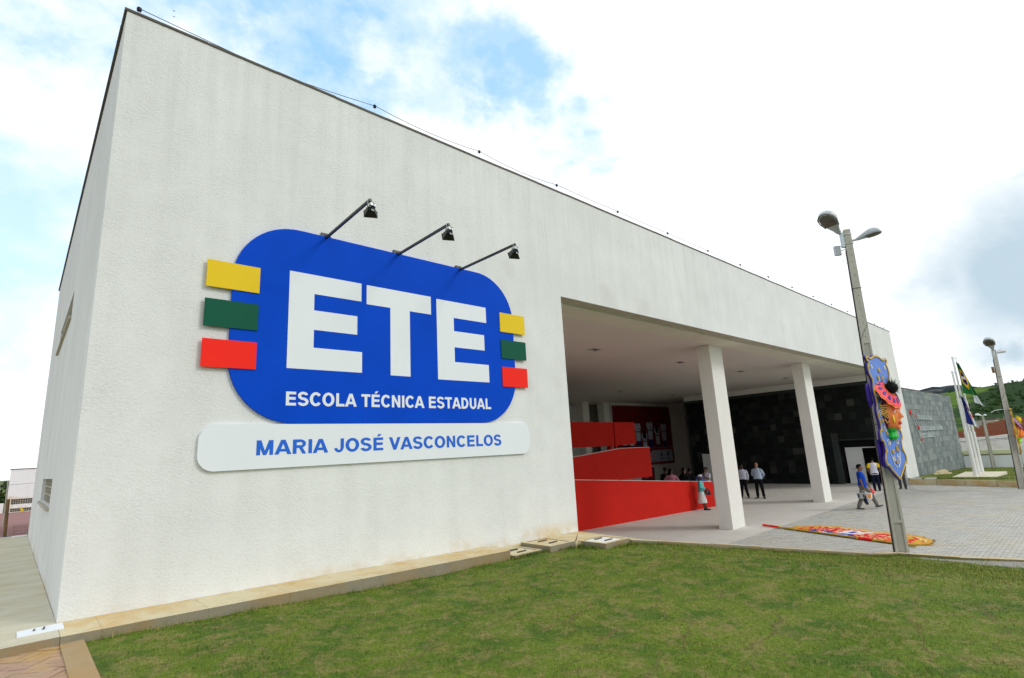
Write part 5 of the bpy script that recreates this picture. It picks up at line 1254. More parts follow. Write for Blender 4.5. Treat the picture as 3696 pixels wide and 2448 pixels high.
for za, zb, rows in ((.72, 1.20, 3), (.06, .38, 2)):
    g_ = MB()
    for q in range(60): g_.box(-.5 + q * .16, -.5 + q * .16 + .03, 60.05, 60.12, za + .001, zb - .001)
    for q in range(rows + 1): zz = za + (zb - za - .03) * q / rows; g_.box(-.499, 8.999, 60.045, 60.125, zz, zz + .03)
    f = g_.build('window', M['concrete'], t)
    MB().box(-.499, 8.999, 60.2, 60.21, za + .001, zb - .001).build('pane', M['glass'], f)
tag(MB().box(.25, .42, 60.0, 60.04, .08, .3).box(.2, .3, 59.98, 60.03, .25, .36).build('poster_board', M['yellow_sheet']), 'small orange and yellow notice in the lower lattice window of the distant block', 'notice')
tag(MB().box(-30, -.95, 60.0, 60.2, -.8, .90).build('yard_wall', M['wall_white']), 'low white yard wall running left from the distant school block', 'wall')
tag(MB().tube([(-.83 - 8 + i * .8, 58.5, 2.3 + .02 * i) for i in range(24)], .012, 4).build('overhead_cable', M['wire']), 'thin cable in front of the distant white school block', 'cable')
M['bark'] = pmat('bark', (.09, .065, .04), .95, .3, 4, .4, 30)
M['leaf_dark'] = mat_island('tree_leaf', [(0, (.012, .036, .010)), (.5, (.026, .060, .014)), (1, (.055, .095, .022))], .8, 0, .2, 3, 0)
def tree(x, y, z, h, cr, label, seed, leafm, group='trees behind the yard wall'):
    g = random.Random(seed); t = thing('tree', (x, y, z), label, 'tree', group)
    m = MB(); m.tube([(x, y, z - .3), (x + .1, y, z + h * .25), (x, y, z + h * .5)], [.28, .2, .12], 8)
    for q in range(6):
        a = q * 1.05; m.tube([(x, y, z + h * .35), (x + cr * .35 * math.cos(a), y + cr * .35 * math.sin(a), z + h * .6), (x + cr * .6 * math.cos(a), y + cr * .6 * math.sin(a), z + h * .8)], [.12, .07, .03], 6)
    m.build('trunk', M['bark'], t)
    m = MB()
    for q in range(26):
        a = g.uniform(0, 2 * PI); rr = cr * math.sqrt(g.random()) * .85; zz = z + h * (.62 + .32 * g.uniform(-1, 1) * math.sqrt(max(0, 1 - (rr / cr) ** 2)))
        leaf_clump(m, (x + rr * math.cos(a), y + rr * math.sin(a), zz), cr * g.uniform(.22, .38), 46, g, .8, .2)
    m.build('crown', leafm, t)
tree(-1.75, 80, -.9, 3.9, 1.7, 'dark rounded tree beyond the yard wall, beside the distant block', 11, M['leaf_dark'])
tree(-6.5, 84, -.9, 3.6, 2.0, 'dark spreading tree farther left along the yard wall', 12, M['leaf_dark'])
m = MB(); m.quad((-80, 62.5, -.05), (-1, 62.5, -.05), (-1, 140, 1.2), (-80, 140, 1.2)); struct(m.build('field', M['lawn']))

# ------------------------------------------------------------------ poster and notice on the white wall of the porch
po = thing('poster', (38.4, 18.08, 3.8), 'large dark red poster of students in white shirts with a white logo strip', 'poster')
M['p_red'] = pmat('poster_red', (.15, .004, .006), .5, .25, .8); M['p_line'] = pmat('poster_line', (.32, .012, .015), .5, .1, 2); M['p_white'] = pmat('poster_white', (.48, .48, .54), .5, .05, 2); M['p_dark'] = pmat('poster_dark', (.016, .010, .012), .6, .2, 4); M['p_skin'] = pmat('poster_skin', (.16, .06, .035), .6, .15, 4); M['p_jean'] = pmat('poster_jean', (.012, .016, .11), .6, .15, 4); M['p_frame'] = pmat('poster_frame', (.50, .46, .42), .6, .05, 2); M['p_crim'] = pmat('poster_crimson', (.24, .008, .02), .6, .1, 2)
yb = 18.095
MB().box(34.1, 42.62, yb - .07, yb, 1.28, 6.27).build('frame', M['p_frame'], po)
def flat(poly, y, mat_, name='print'): return MB().prism(poly, (0, y, 0), (1, 0, 0), (0, 0, 1), (0, -.004, 0)).build(name, mat_, po)
flat([(34.16, 2.72), (42.56, 2.72), (42.56, 6.21), (34.16, 6.21)], yb - .071, M['p_red'], 'picture')
flat([(34.16, 1.34), (42.56, 1.34), (42.56, 2.70), (34.16, 2.70)], yb - .071, M['p_crim'], 'logo_strip')
flat([(34.4, 1.52), (42.35, 1.52), (42.35, 2.50), (39.2, 2.50), (39.05, 2.36), (34.4, 2.36)], yb - .077, M['p_white'], 'logo_panel')
m = MB()
for pth in ([(35.0, 5.3), (35.3, 5.75), (38.6, 5.75), (38.9, 5.95), (41.2, 5.95)], [(34.6, 5.2), (35.2, 5.2), (35.5, 5.5)], [(41.6, 4.3), (42.3, 4.3), (42.3, 4.05), (41.8, 4.05)], [(41.9, 3.9), (41.6, 3.6), (41.7, 2.9)], [(34.5, 4.9), (34.5, 4.3), (34.9, 4.0)], [(36.9, 5.7), (37.2, 5.4)], [(37.1, 5.7), (37.4, 5.4)], [(42.5, 5.0), (41.6, 5.0), (41.3, 5.3)]):
    for a, c in zip(pth, pth[1:]): m.bar((a[0], yb - .077, a[1]), (c[0], yb - .077, c[1]), .004, .05, 0, (0, 1, 0)) if 0 else m.prism([(a[0], a[1] - .025), (c[0], c[1] - .025), (c[0], c[1] + .025), (a[0], a[1] + .025)] if abs(a[0] - c[0]) > abs(a[1] - c[1]) * .3 else [(a[0] - .025, a[1]), (a[0] + .025, a[1]), (c[0] + .025, c[1]), (c[0] - .025, c[1])], (0, yb - .0755, 0), (1, 0, 0), (0, 0, 1), (0, -.003, 0))
m.build('printed_line', M['p_line'], po)
for x, top, w, long_ in ((35.45, 5.05, .78, 1), (36.45, 5.0, .76, 1), (37.4, 5.35, .84, 0), (38.3, 4.55, .76, 1), (39.2, 5.45, .88, 0), (40.25, 5.0, .76, 1), (41.3, 5.3, .84, 0)):
    m = MB(); e = lambda cx, cz, rx, rz, n=14: [(cx + rx * math.cos(2 * PI * q / n), cz + rz * math.sin(2 * PI * q / n)) for q in range(n)]
    pr_ = lambda poly, dy, mi: m.prism(poly, (0, yb - .078 - dy, 0), (1, 0, 0), (0, 0, 1), (0, -.002, 0), mi)
    hz = top - .22; sh = top - .58
    pr_(e(x, hz, .17, .24), .003, 0)
    pr_([(x - .2, hz), (x + .2, hz), (x + .27, sh - .25), (x + .17, sh - .45), (x - .17, sh - .45), (x - .27, sh - .25)] if long_ else [(x - .10, hz - .1), (x + .10, hz - .1), (x + .10, sh), (x - .10, sh)], .0035 if long_ else .001, 0)
    pr_(e(x, hz - .03, .105, .17), .006, 1)
    pr_([(x - .10, sh + .05), (x - w / 2, sh - .05), (x - w / 2 - .05, sh - .45), (x - w / 2 + .10, sh - .47), (x - w / 2 + .12, sh - 1.45), (x + w / 2 - .12, sh - 1.45), (x + w / 2 - .10, sh - .47), (x + w / 2 + .05, sh - .45), (x + w / 2, sh - .05), (x + .10, sh + .05), (x, sh - .2)], 0, 2)
    pr_([(x - w / 2 + .13, 2.735), (x + w / 2 - .13, 2.735), (x + w / 2 - .12, sh - 1.45), (x - w / 2 + .12, sh - 1.45)], -.0005, 3)
    pr_([(x - w / 2 - .03, sh - .46), (x - w / 2 + .08, sh - .48), (x - w / 2 + .1, sh - 1.2), (x - w / 2, sh - 1.2)], .001, 1); pr_([(x + w / 2 + .03, sh - .46), (x + w / 2 - .08, sh - .48), (x + w / 2 - .1, sh - 1.2), (x + w / 2, sh - 1.2)], .001, 1)
    pr_(e(x + .13, sh - .42, .055, .10, 8), .003, 3); pr_([(x - w / 2 + .13, sh - .72), (x + w / 2 - .13, sh - .72), (x + w / 2 - .13, sh - .65), (x - w / 2 + .13, sh - .65)], .003, 3)
    m.build('printed_student', [M['p_dark'], M['p_skin'], M['p_white'], M['p_jean']], po)
m = MB()
M['logo_blue'] = pmat('logo_blue', (.02, .07, .20), .6, .1, 4); M['logo_red'] = pmat('logo_red', (.45, .10, .08), .6, .1, 4)
for x, c in ((39.4, 1), (40.55, 0), (41.6, 0)):
    e = lambda cx, cz, rx, rz, n=10: [(cx + rx * math.cos(2 * PI * q / n), cz + rz * math.sin(2 * PI * q / n)) for q in range(n)]
    if c: [m.tube([(x, yb - .083, 1.85), (x + dx * .6, yb - .083, 2.05), (x + dx, yb - .083, 2.25)], .014, 4, 1) for dx in (-.22, -.1, .04, .16, .26)]; m.tube([(x, yb - .083, 1.7), (x, yb - .083, 1.9)], .018, 4, 1)
    else: m.prism(e(x, 2.1, .15, .17), (0, yb - .0815, 0), (1, 0, 0), (0, 0, 1), (0, -.002, 0)); m.prism([(x - .06, 2.25), (x + .06, 2.25), (x + .03, 2.36), (x - .03, 2.36)], (0, yb - .0815, 0), (1, 0, 0), (0, 0, 1), (0, -.002, 0))
    m.box(x - .24, x + .24, yb - .0835, yb - .0815, 1.72 if not c else 1.62, 1.80 if not c else 1.66)
m.build('logo', [M['logo_blue'], M['logo_red']], po)
nb_ = thing('notice_board', (38.0, 18.08, .7), 'small crimson notice board with white lines below the big poster', 'notice board')
MB().box(37.4, 39.25, 18.04, 18.095, .05, 1.12).build('board', M['p_crim'], nb_)
m = MB()
for q in range(4): m.box(38.75, 38.98 + .03 * (q % 2), 18.03, 18.039, .30 + q * .19, .345 + q * .19); m.box(37.7, 38.3, 18.03, 18.039, .30 + q * .19, .345 + q * .19)
m.build('printed_line', M['p_white'], nb_)
tag(MB().box(34.9, 37.3, 18.03, 18.09, -.0, .95).build('white_board', M['paint_white']), 'plain white board on the wall behind the red ramp, left of the crimson notice', 'board')
# two birds high over the roof
for i, (x, y, z) in enumerate(((3.468, 22.764, 28.294), (3.516, 22.943, 28.068))):
    m = MB(); m.ball((x, y, z), (.02, .05, .018), 8, 5)
    for sg in (-1, 1): m.add([(x, y - .02, z), (x, y + .03, z), (x + sg * .04, y + .02, z + .02), (x + sg * .08, y - .02, z + .006), (x + sg * .04, y - .01, z + .02)], [(0, 1, 2, 4), (4, 2, 3)])
    tag(m.build('bird', M['insul']), ['upper of two tiny birds in the blue sky above the roof', 'lower of two tiny birds in the blue sky above the roof'][i], 'bird', 'birds in the sky')
# ------------------------------------------------------------------ people
def skin(name, c): return pmat(name, c, .55, .08, 6, 0, 1, .3)
M['skin_dark'] = skin('skin_dark', (.085, .040, .024)); M['skin_mid'] = skin('skin_brown', (.20, .098, .058)); M['skin_light'] = skin('skin_tan', (.36, .19, .12))
def cloth(name, c, rough=.9):
    m, nt, b, N, L = nodes(name); p = coords(N, L, (1, 1, .6)); n = nz(N, L, p, 7, 5, .6, .6); f = nz(N, L, p, 300, 2)
    L(ramp(N, L, n, [(.25, mul(c, .84)), (.75, mul(c, 1.12))]), b.inputs['Base Color']); b.inputs['Roughness'].default_value = rough; b.inputs['Specular IOR Level'].default_value = .1
    bump(N, L, b, n, .45, .04); return m
M['lip'] = pmat('lip', (.15, .05, .045), .6, .1, 5); M['eye_white'] = pmat('eye_white', (.42, .40, .38), .4, .05, 5)
M['hair_black'] = pmat('black_hair', (.006, .005, .005), .95, .3, 30, .6, 160, .05)
def add_mesh(dst, me):                               # append a mesh to an MB
    b = len(dst.v); dst.v += [tuple(v.co) for v in me.vertices]
    for p in me.polygons: dst.f.append(tuple(i + b for i in p.vertices)); dst.m.append(0); dst.sm.append(True)
def fuse(mb, vox, mat_, name, extra=None, sm=4):
    me = bake(mb.mesh('t', mat_), (('REMESH', dict(mode='VOXEL', voxel_size=vox)), ('SMOOTH', dict(factor=.5, iterations=sm))))
    q = MB(); add_mesh(q, me); bpy.data.meshes.remove(me)
    if extra: q.v, q.f, q.m, q.sm = q.v + extra.v, q.f + [tuple(i + len(q.v) for i in f) for f in extra.f], q.m + extra.m, q.sm + extra.sm
    return q
def person(loc, rz, label, H, skin_m, pose=None, shirt=None, sleeve=1.0, pants=None, skirt=None, shoes=None, hair='short', lean=0, turn=0, nod=0, girth=1.0, group=None, bend=0, hem=.90, collar=None, cuffs=None, glasses=False, vox=.015, female=False):
    t = thing('person', loc, label, 'person', group, rz)
    s = H / 1.75; sw = .175 if female else .195
    J = {}
    for S_, q in (('L', 1), ('R', -1)):
        J['sh' + S_] = (q * (sw - .012) * girth ** .5, .01, 1.385); J['el' + S_] = (q * (sw + .045) * girth ** .5, .03, 1.13); J['wr' + S_] = (q * (sw + .07) * girth ** .5, -.05, .90)
        J['hip' + S_] = (q * .09, 0, .93); J['kn' + S_] = (q * .105, -.015, .50); J['an' + S_] = (q * .11, .02, .085); J['toe' + S_] = (q * .135, -.15, .035)
    cl, sl = math.cos(lean), math.sin(lean)
    def T(p):                                        # lean the upper body forward about the hips
        x, y, z = p
        if z <= .93: return V((x, y, z))
        k = min(1, (z - .93) / .12); a = lean * k; c, s2 = math.cos(a), math.sin(a); dz = z - .93
        return V((x, y * c - dz * s2, .93 + dz * c + y * s2 * .5))
    for k_ in list(J):
        if k_[:2] in ('sh', 'el', 'wr'): J[k_] = tuple(T(J[k_]))
    for k_, v in (pose or {}).items(): J[k_] = v
    P = {k_: V(v) for k_, v in J.items()}
    def sc(mb): mb.v = [(p[0] * s, p[1] * s, p[2] * s) for p in mb.v]; return mb
    def torso(mb, off, zs, n=18):
        vs = []; g = girth
        tab = [(.86, .155 * g, .115 * g, .0), (.93, .168 * g, .122 * g, .005), (1.02, .160 * g, .118 * g ** 1.5, -.005), (1.12, .150 * g, .112 * g ** 1.7, -.012), (1.25, .165 * g ** .7, .118 * g, -.005), (1.34, .170 * g ** .5, .115, .008), (1.40, .150, .098, .016), (1.44, .108, .078, .02), (1.47, .072, .066, .016), (1.50, .060, .062, .010), (1.54, .056, .060, .0)]
        rows = [r for r in tab if zs[0] <= r[0] <= zs[1]]
        for z, rx, ry, cy in rows:
            for q in range(n):
                a = 2 * PI * q / n; vs.append(T(((rx + off) * math.cos(a), cy + (ry + off) * math.sin(a), z)))
        m_ = len(rows)
        mb.add(vs, [(i * n + q, i * n + (q + 1) % n, (i + 1) * n + (q + 1) % n, (i + 1) * n + q) for i in range(m_ - 1) for q in range(n)], 0, True)
        mb.add(vs[:n], [tuple(range(n - 1, -1, -1))]); mb.add(vs[-n:], [tuple(range(n))])
    def limb(mb, a, b, c, ra, off=0, f=1.0, root=None):
        pts, rs = [], []
        def cat(p, q, r0, r1, n):
            for i in range(n): u = i / n; pts.append(p.lerp(q, u)); rs.append(r0 + (r1 - r0) * u + off)
        cat(a, b, ra[0], ra[1], 5); cat(b, c, ra[1] * 1.02, ra[2], 5); pts.append(c); rs.append(ra[2] + off)
        if f < 1: 
            k = max(2, int(round(f * 10)) + 1); pts, rs = pts[:k], rs[:k]
        if root is not None: pts[0] = pts[0].lerp(pts[1], .25); rs[0] = rs[0] * .97; pts = [root, root.lerp(pts[0], .6) + V((0, 0, .008))] + pts; rs = [rs[0] * .62, rs[0] * .84] + rs
        mb.tube(pts, rs, 12, 0, (0, 1, 0))
    # head
    hc = T((0, -.014, 1.622)); rot = Matrix.Rotation(turn, 3, 'Z') @ Matrix.Rotation(nod + lean * .55, 3, 'X')
    def HD(p): return hc + rot @ V(p)
    body = MB(); torso(body, 0, (.86, 1.60))
    vs = []; n = 16
    hp = [(-.118, .034, .040, -.045), (-.105, .050, .062, -.030), (-.075, .062, .080, -.016), (-.03, .070, .092, -.004), (.02, .075, .098, .002), (.06, .074, .098, .006), (.095, .062, .082, .008), (.117, .035, .05, .008), (.124, .008, .01, .008)]
    for z, rx, ry, cy in hp:
        for q in range(n): a = 2 * PI * q / n; vs.append(HD((rx * math.cos(a), cy + ry * math.sin(a), z)))
    body.add(vs, [(i * n + q, i * n + (q + 1) % n, (i + 1) * n + (q + 1) % n, (i + 1) * n + q) for i in range(len(hp) - 1) for q in range(n)], 0, True); body.add(vs[:n], [tuple(range(n - 1, -1, -1))]); body.add(vs[-n:], [tuple(range(n))])
    body.tube([T((0, .015, 1.46)), T((0, .0, 1.53)), HD((0, .01, -.05))], .056, 10)
    body.tube([HD((0, -.088, .022)), HD((0, -.107, -.005)), HD((0, -.116, -.022)), HD((0, -.09, -.03))], [.010, .014, .019, .013], 8)
    for q in (-1, 1): body.tube([HD((q * .072, .01, .025)), HD((q * .086, .016, .0)), HD((q * .074, .008, -.028))], .013, 6)
    fing = MB()
    for S_, q in (('L', 1), ('R', -1)):
        a, b, c = P['sh' + S_], P['el' + S_], P['wr' + S_]
        limb(body, a, b, c, (.054, .042, .029), root=T((q * .09, .012, 1.41))); limb(body, P['hip' + S_], P['kn' + S_], P['an' + S_], (.088, .058, .040))
        body.tube([P['an' + S_] + V((0, .04, -.03)), P['toe' + S_].lerp(P['an' + S_], .4) + V((0, 0, -.02)), P['toe' + S_]], [(.026, .022), (.028, .02), (.02, .012)], 8)
        d = (c - b).normalized(); sd = d.cross(V((0, 1, 0))); sd = sd.normalized() if sd.length > .2 else V((1, 0, 0)); fw = sd.cross(d).normalized()
        # palm: thin across sd, wide across fw
        body.tube([c - d * .01, c + d * .03, c + d * .085], [(.026, .020), (.034, .017), (.040, .015)], 10, 0, sd)
        for k_, (o_, l) in enumerate(((-.030, .062), (-.010, .072), (.010, .068), (.029, .052))):
            p0 = c + d * .07 + fw * o_; inn = -sd * q * (1 if sd.x * 1 > 0 else -1)
            fing.tube([p0, p0 + d * l * .5 + inn * .008, p0 + d * l * .85 + inn * .024, p0 + d * l * .95 + inn * .036], [.0088, .0085, .0078, .006], 6)
        p0 = c + d * .02 + fw * -.028
        fing.tube([p0, p0 + d * .025 - fw * .022, p0 + d * .055 - fw * .028], [.0105, .0098, .0075], 6)
    sc(fing); b_ = fuse(sc(body), vox, skin_m, 'body', fing, 2); bo = b_.build('body', skin_m, t, False)
    # eyes, brows and mouth
    m = MB(); w_ = MB()
    for q in (-1, 1):
        w_.ball(HD((q * .031, -.083, .018)), (.012, .008, .007), 8, 5); m.ball(HD((q * .031, -.090, .018)), (.005, .004, .006), 6, 4); m.tube([HD((q * .014, -.094, .038)), HD((q * .033, -.092, .043)), HD((q * .05, -.08, .036))], .004, 5)
    sc(w_).build('eye_white', M['eye_white'], bo, False); sc(m).build('brow', M['hair_black'], bo, False)
    m = MB(); m.tube([HD((-.024, -.088, -.062)), HD((0, -.098, -.060)), HD((.024, -.088, -.062))], [.004, .008, .004], 6); sc(m).build('mouth', M['lip'], bo, False)
    # clothes
    if shirt:
        m = MB(); torso(m, .020, (hem - .001, 1.471))
        if hem < .86: m.rings([(T((0, 0, hem)), .18 * girth, .14 * girth), (T((0, 0, .93)), .19 * girth, .145 * girth)], 18)
        for S_, q in (('L', 1), ('R', -1)): limb(m, P['sh' + S_], P['el' + S_], P['wr' + S_], (.068, .057, .044), .004, sleeve, T((q * .085, .012, 1.415)))
        so = fuse(sc(m), vox, shirt, 'shirt').build('shirt', shirt, t, False)
        if collar:
            m = MB(); m.tube([T((.085 * math.cos(a), .008 + .082 * math.sin(a), 1.485 - .03 * (math.sin(a) < -.6))) for a in np.linspace(-PI / 2 + .12, 3 * PI / 2 - .12, 16)], [(.010, .022)] * 16, 6); sc(m).build('collar', collar, so, False)
            m = MB(); m.tube([T((0, -.135 * girth ** 1.4 - .012, z)) for z in (.95, 1.1)] + [T((0, -.132 * girth, 1.25)), T((0, -.122, 1.38))], [(.012, .004)] * 4, 6); sc(m).build('placket', collar, so, False)
        if cuffs:
            m = MB()
            for S_ in 'LR': a, b = P['sh' + S_], P['el' + S_]; q = 1 if S_ == 'L' else -1; m.tube([T((q * .125, .012, 1.412)), a.lerp(b, .06), a.lerp(b, .4), a.lerp(b, .80)], [.064, .080, .078, .076], 12, 0, (0, 1, 0))
            sc(m).build('sleeve', cuffs, so, False)
    if pants:
        m = MB(); m.rings([((0, .01, .82), .150 * girth, .115 * girth), ((0, .012, .90), .180 * girth, .140 * girth), (T((0, .0, .96)), .180 * girth, .136 * girth ** 1.2), (T((0, -.004, 1.00)), .176 * girth, .132 * girth ** 1.4)], 18)
        for S_ in 'LR':
            a, b, c = P['hip' + S_], P['kn' + S_], P['an' + S_]; limb(m, a, b, b.lerp(c, .97), (.102 * girth ** .5, .080, .070), .0)
        fuse(sc(m), vox, pants, 'trousers').build('trousers', pants, t, False)
    if skirt:
        m = MB(); n = 72; vs = []
        rows = [(1.0, .155, .12), (.9, .185, .145), (.75, .205, .17), (.6, .225, .19), (.45, .245, .205), (.36, .25, .21)]
        for i, (z, rx, ry) in enumerate(rows):
            for q in range(n): a = 2 * PI * q / n; k_ = 1 + .05 * i / 5 * math.cos(a * 18); vs.append((rx * k_ * math.cos(a) * girth, ry * k_ * math.sin(a) * girth, z))
        m.add(vs, [(i * n + q, i * n + (q + 1) % n, (i + 1) * n + (q + 1) % n, (i + 1) * n + q) for i in range(len(rows) - 1) for q in range(n)], 0, True); m.add(vs[:n], [tuple(range(n))])
        sc(m).build('skirt', skirt, t, False)
    if shoes:
        for S_ in 'LR':
            m = MB(); an, toe = P['an' + S_], P['toe' + S_]; d = (toe - an); d.z = 0 if abs(d.z) < .12 else d.z; dn = d.normalized()
            lift = V((0, 0, min(an.z - .085, .3)))
            h = an - dn * .065; h.z = .035 + lift.z; e = toe + dn * .055; e.z = max(.026, toe.z - .01) 
            m.tube([h - dn * .01, h + dn * .05, h.lerp(e, .45), h.lerp(e, .75), e - dn * .02, e], [(.028, .030), (.042, .042), (.045, .040), (.052, .032), (.044, .026), (.02, .014)], 12)
            m.tube([an + V((0, 0, .02)), an + V((0, .005, -.04))], [.050, .054], 10)
            sc(m).build('shoe', shoes, t, False)
    if hair:
        hm = hair[1] if isinstance(hair, tuple) else M['hair_black']; hk = hair[0] if isinstance(hair, tuple) else hair
        m = MB(); vs = []; n = 18
        rows = [(-.045, .064, .06, .042), (0, .082, .076, .034), (.04, .086, .088, .028), (.075, .082, .098, .014), (.105, .068, .088, .009), (.130, .042, .058, .008), (.140, .012, .018, .008)]
        if hk == 'bald': rows = [(-.045, .062, .05, .05), (0, .081, .066, .045), (.04, .083, .066, .046), (.07, .07, .06, .045), (.085, .04, .04, .05)]
        for z, rx, ry, cy in rows:
            for q in range(n): a = 2 * PI * q / n; vs.append(HD((rx * math.cos(a), cy + ry * math.sin(a), z)))
        m.add(vs, [(i * n + q, i * n + (q + 1) % n, (i + 1) * n + (q + 1) % n, (i + 1) * n + q) for i in range(len(rows) - 1) for q in range(n)], 0, True); m.add(vs[:n], [tuple(range(n - 1, -1, -1))]); m.add(vs[-n:], [tuple(range(n))])
        if hk == 'long': m.tube([HD((0, .05, .05)), HD((0, .075, -.04)), HD((0, .085, -.14)), HD((0, .08, -.24))], [(.07, .05), (.09, .055), (.10, .05), (.07, .035)], 12)
        if hk == 'bun': m.ball(HD((0, .12, .05)), (.06, .055, .055), 10, 7)
        sc(m).build('hair', hm, t, False)
    if glasses:
        m = MB()
        for q in (-1, 1): m.ball(HD((q * .034, -.094, .018)), (.030, .010, .019), 10, 6); m.tube([HD((q * .06, -.085, .022)), HD((q * .085, .0, .02))], .004, 5)
        m.tube([HD((-.012, -.1, .02)), HD((.012, -.1, .02))], .004, 5); sc(m).build('sunglasses', M['black_metal'], t, False)
    return t, P, s, HD
def wpt(t, p, s):                                    # local point of a person -> world
    c, sn = math.cos(t.rotation_euler.z), math.sin(t.rotation_euler.z); x, y, z = p[0] * s, p[1] * s, p[2] * s
    return V((t.location.x + c * x - sn * y, t.location.y + sn * x + c * y, t.location.z + z))
def face(az): return R(180 - az)                     # rotation that turns -Y to the bearing az

M['shirt_white'] = cloth('white_shirt', (.50, .52, .62)); M['shirt_blue'] = cloth('pale_blue_shirt', (.40, .48, .62)); M['trouser_black'] = cloth('black_trousers', (.008, .008, .010)); M['shoe_black'] = pmat('black_shoes', (.008, .008, .008), .4, .2, 5)
M['tee_blue'] = cloth('royal_blue_tee', (.006, .055, .40)); M['trouser_grey'] = cloth('grey_trousers', (.155, .15, .135)); M['shoe_grey'] = pmat('dusty_boots', (.10, .095, .08), .8, .2, 6); M['turq'] = cloth('turquoise_cardigan', (.11, .42, .42)); M['skirt_white'] = cloth('white_pleated_skirt', (.66, .66, .66)); M['tee_white'] = cloth('white_tee', (.62, .62, .70)); M['sleeve_yellow'] = cloth('yellow_sleeves', (.75, .48, .01)); M['navy'] = cloth('navy_trousers', (.008, .010, .03)); M['pink'] = cloth('pink_blouse', (.40, .16, .22)); M['blue_shirt'] = cloth('mid_blue_shirt', (.10, .16, .46)); M['black_top'] = cloth('black_top', (.010, .010, .012)); M['grey_slacks'] = cloth('dark_grey_slacks', (.07, .07, .075)); M['yellow_dress'] = cloth('yellow_patterned_top', (.50, .33, .05)); M['red_hair'] = pmat('red_hair_scarf', (.50, .06, .02), .7, .2, 8); M['sky_scarf'] = cloth('sky_blue_scarf', (.10, .35, .62))
bw2 = 258                                            # bearing from the porch back to the viewer
# the two attendants in the porch
person((27.95, 5.31, 0), face(253), 'man in white shirt and black trousers half behind the nearer column, looking aside', 1.72, M['skin_dark'], dict(elL=(.265, .05, 1.14), wrL=(.255, -.06, .92), elR=(-.265, .05, 1.14), wrR=(-.25, -.05, .92), anL=(.17, .02, .085), anR=(-.15, .02, .085), toeL=(.22, -.14, .035), toeR=(-.2, -.14, .035)), M['shirt_white'], 1.0, M['trouser_black'], None, M['shoe_black'], 'short', turn=.65, girth=1.18, collar=M['shirt_white'], group='attendants in the porch')
person((27.87, 4.47, 0), face(262), 'man in pale blue shirt and sunglasses standing with hands behind his back', 1.78, M['skin_light'], dict(elL=(.275, .10, 1.15), wrL=(.12, .20, .98), elR=(-.275, .10, 1.15), wrR=(-.09, .21, .97), anL=(.19, -.05, .085), anR=(-.13, .05, .085), toeL=(.26, -.2, .035), toeR=(-.17, -.1, .035), knL=(.15, -.04, .5)), M['shirt_blue'], 1.0, M['trouser_black'], None, M['shoe_black'], ('bald', M['hair_black']), turn=-.1, girth=1.15, collar=M['shirt_blue'], glasses=True, group='attendants in the porch')
# woman leaning on the red wall, facing right
wt, WP, ws, WHD = person((22.43, 4.72, 0), face(160), 'woman in turquoise cardigan and white pleated skirt leaning against the red wall', 1.52, M['skin_dark'], dict(elL=(.235, -.02, 1.13), wrL=(.06, -.20, 1.07), elR=(-.235, -.02, 1.13), wrR=(-.05, -.22, 1.05), anL=(.06, -.16, .085), anR=(-.05, -.10, .085), toeL=(.08, -.32, .035), toeR=(-.06, -.26, .035), knL=(.07, -.05, .5), knR=(-.07, -.02, .5)), M['turq'], 1.0, None, M['skirt_white'], M['shoe_black'], 'short', lean=.03, nod=.25, female=True, girth=1.08, hem=.80)
m = MB(); m.rings([(WHD((0, .02, .035)), .092, .108), (WHD((0, .02, .058)), .098, .114)], 18); hat = [m]
def sc_(mb, s): mb.v = [tuple(c * s for c in p) for p in mb.v]; return mb
hb_ = sc_(m, ws).build('hat', M['white_sheet'], wt, False)
m = MB(); m.rings([(WHD((0, .02, .058)), .100, .116), (WHD((0, .024, .09)), .104, .12)], 18); sc_(m, ws).build('hat_band', M['blue_sheet'], hb_, False)
m = MB(); m.rings([(WHD((0, .024, .09)), .103, .118), (WHD((0, .03, .115)), .098, .11), (WHD((0, .03, .14)), .07, .08), (WHD((0, .03, .152)), .02, .02)], 18); sc_(m, ws).build('hat_crown', M['white_sheet'], hb_, False)
m = MB(); m.prism([(-.07, -.30), (.03, -.34), (.05, 0), (-.05, .02)], (0, -.14, 1.35), (1, 0, 0), (0, 0, 1), (0, -.012, 0)); sc_(m, ws).build('blouse', M['skirt_white'], wt, False)
h0 = wpt(wt, (.0, -.30, 1.06), ws)
hbag = thing('handbag', tuple(h0 + V((0, 0, -.26))), 'small black handbag held by the woman in turquoise', 'handbag', None, wt.rotation_euler.z)
m = MB(); m.hexa([(-.06, -.15, 0), (.06, -.15, 0), (.06, .15, 0), (-.06, .15, 0)], [(-.035, -.10, .20), (.035, -.10, .20), (.035, .10, .20), (-.035, .10, .20)]); m.build('bag_body', M['black_metal'], hbag, False)
m = MB(); m.tube([(0, .07, .19), (0, .05, .27), (0, -.05, .27), (0, -.07, .19)], .010, 6); m.build('handle', M['black_metal'], hbag, False)
m = MB(); m.ball((-.05, -.02, .13), (.012, .022, .022), 8, 5); m.ball((-.055, .06, .05), (.01, .018, .018), 8, 5); m.build('clasp', M['pale_lens'], hbag, False)
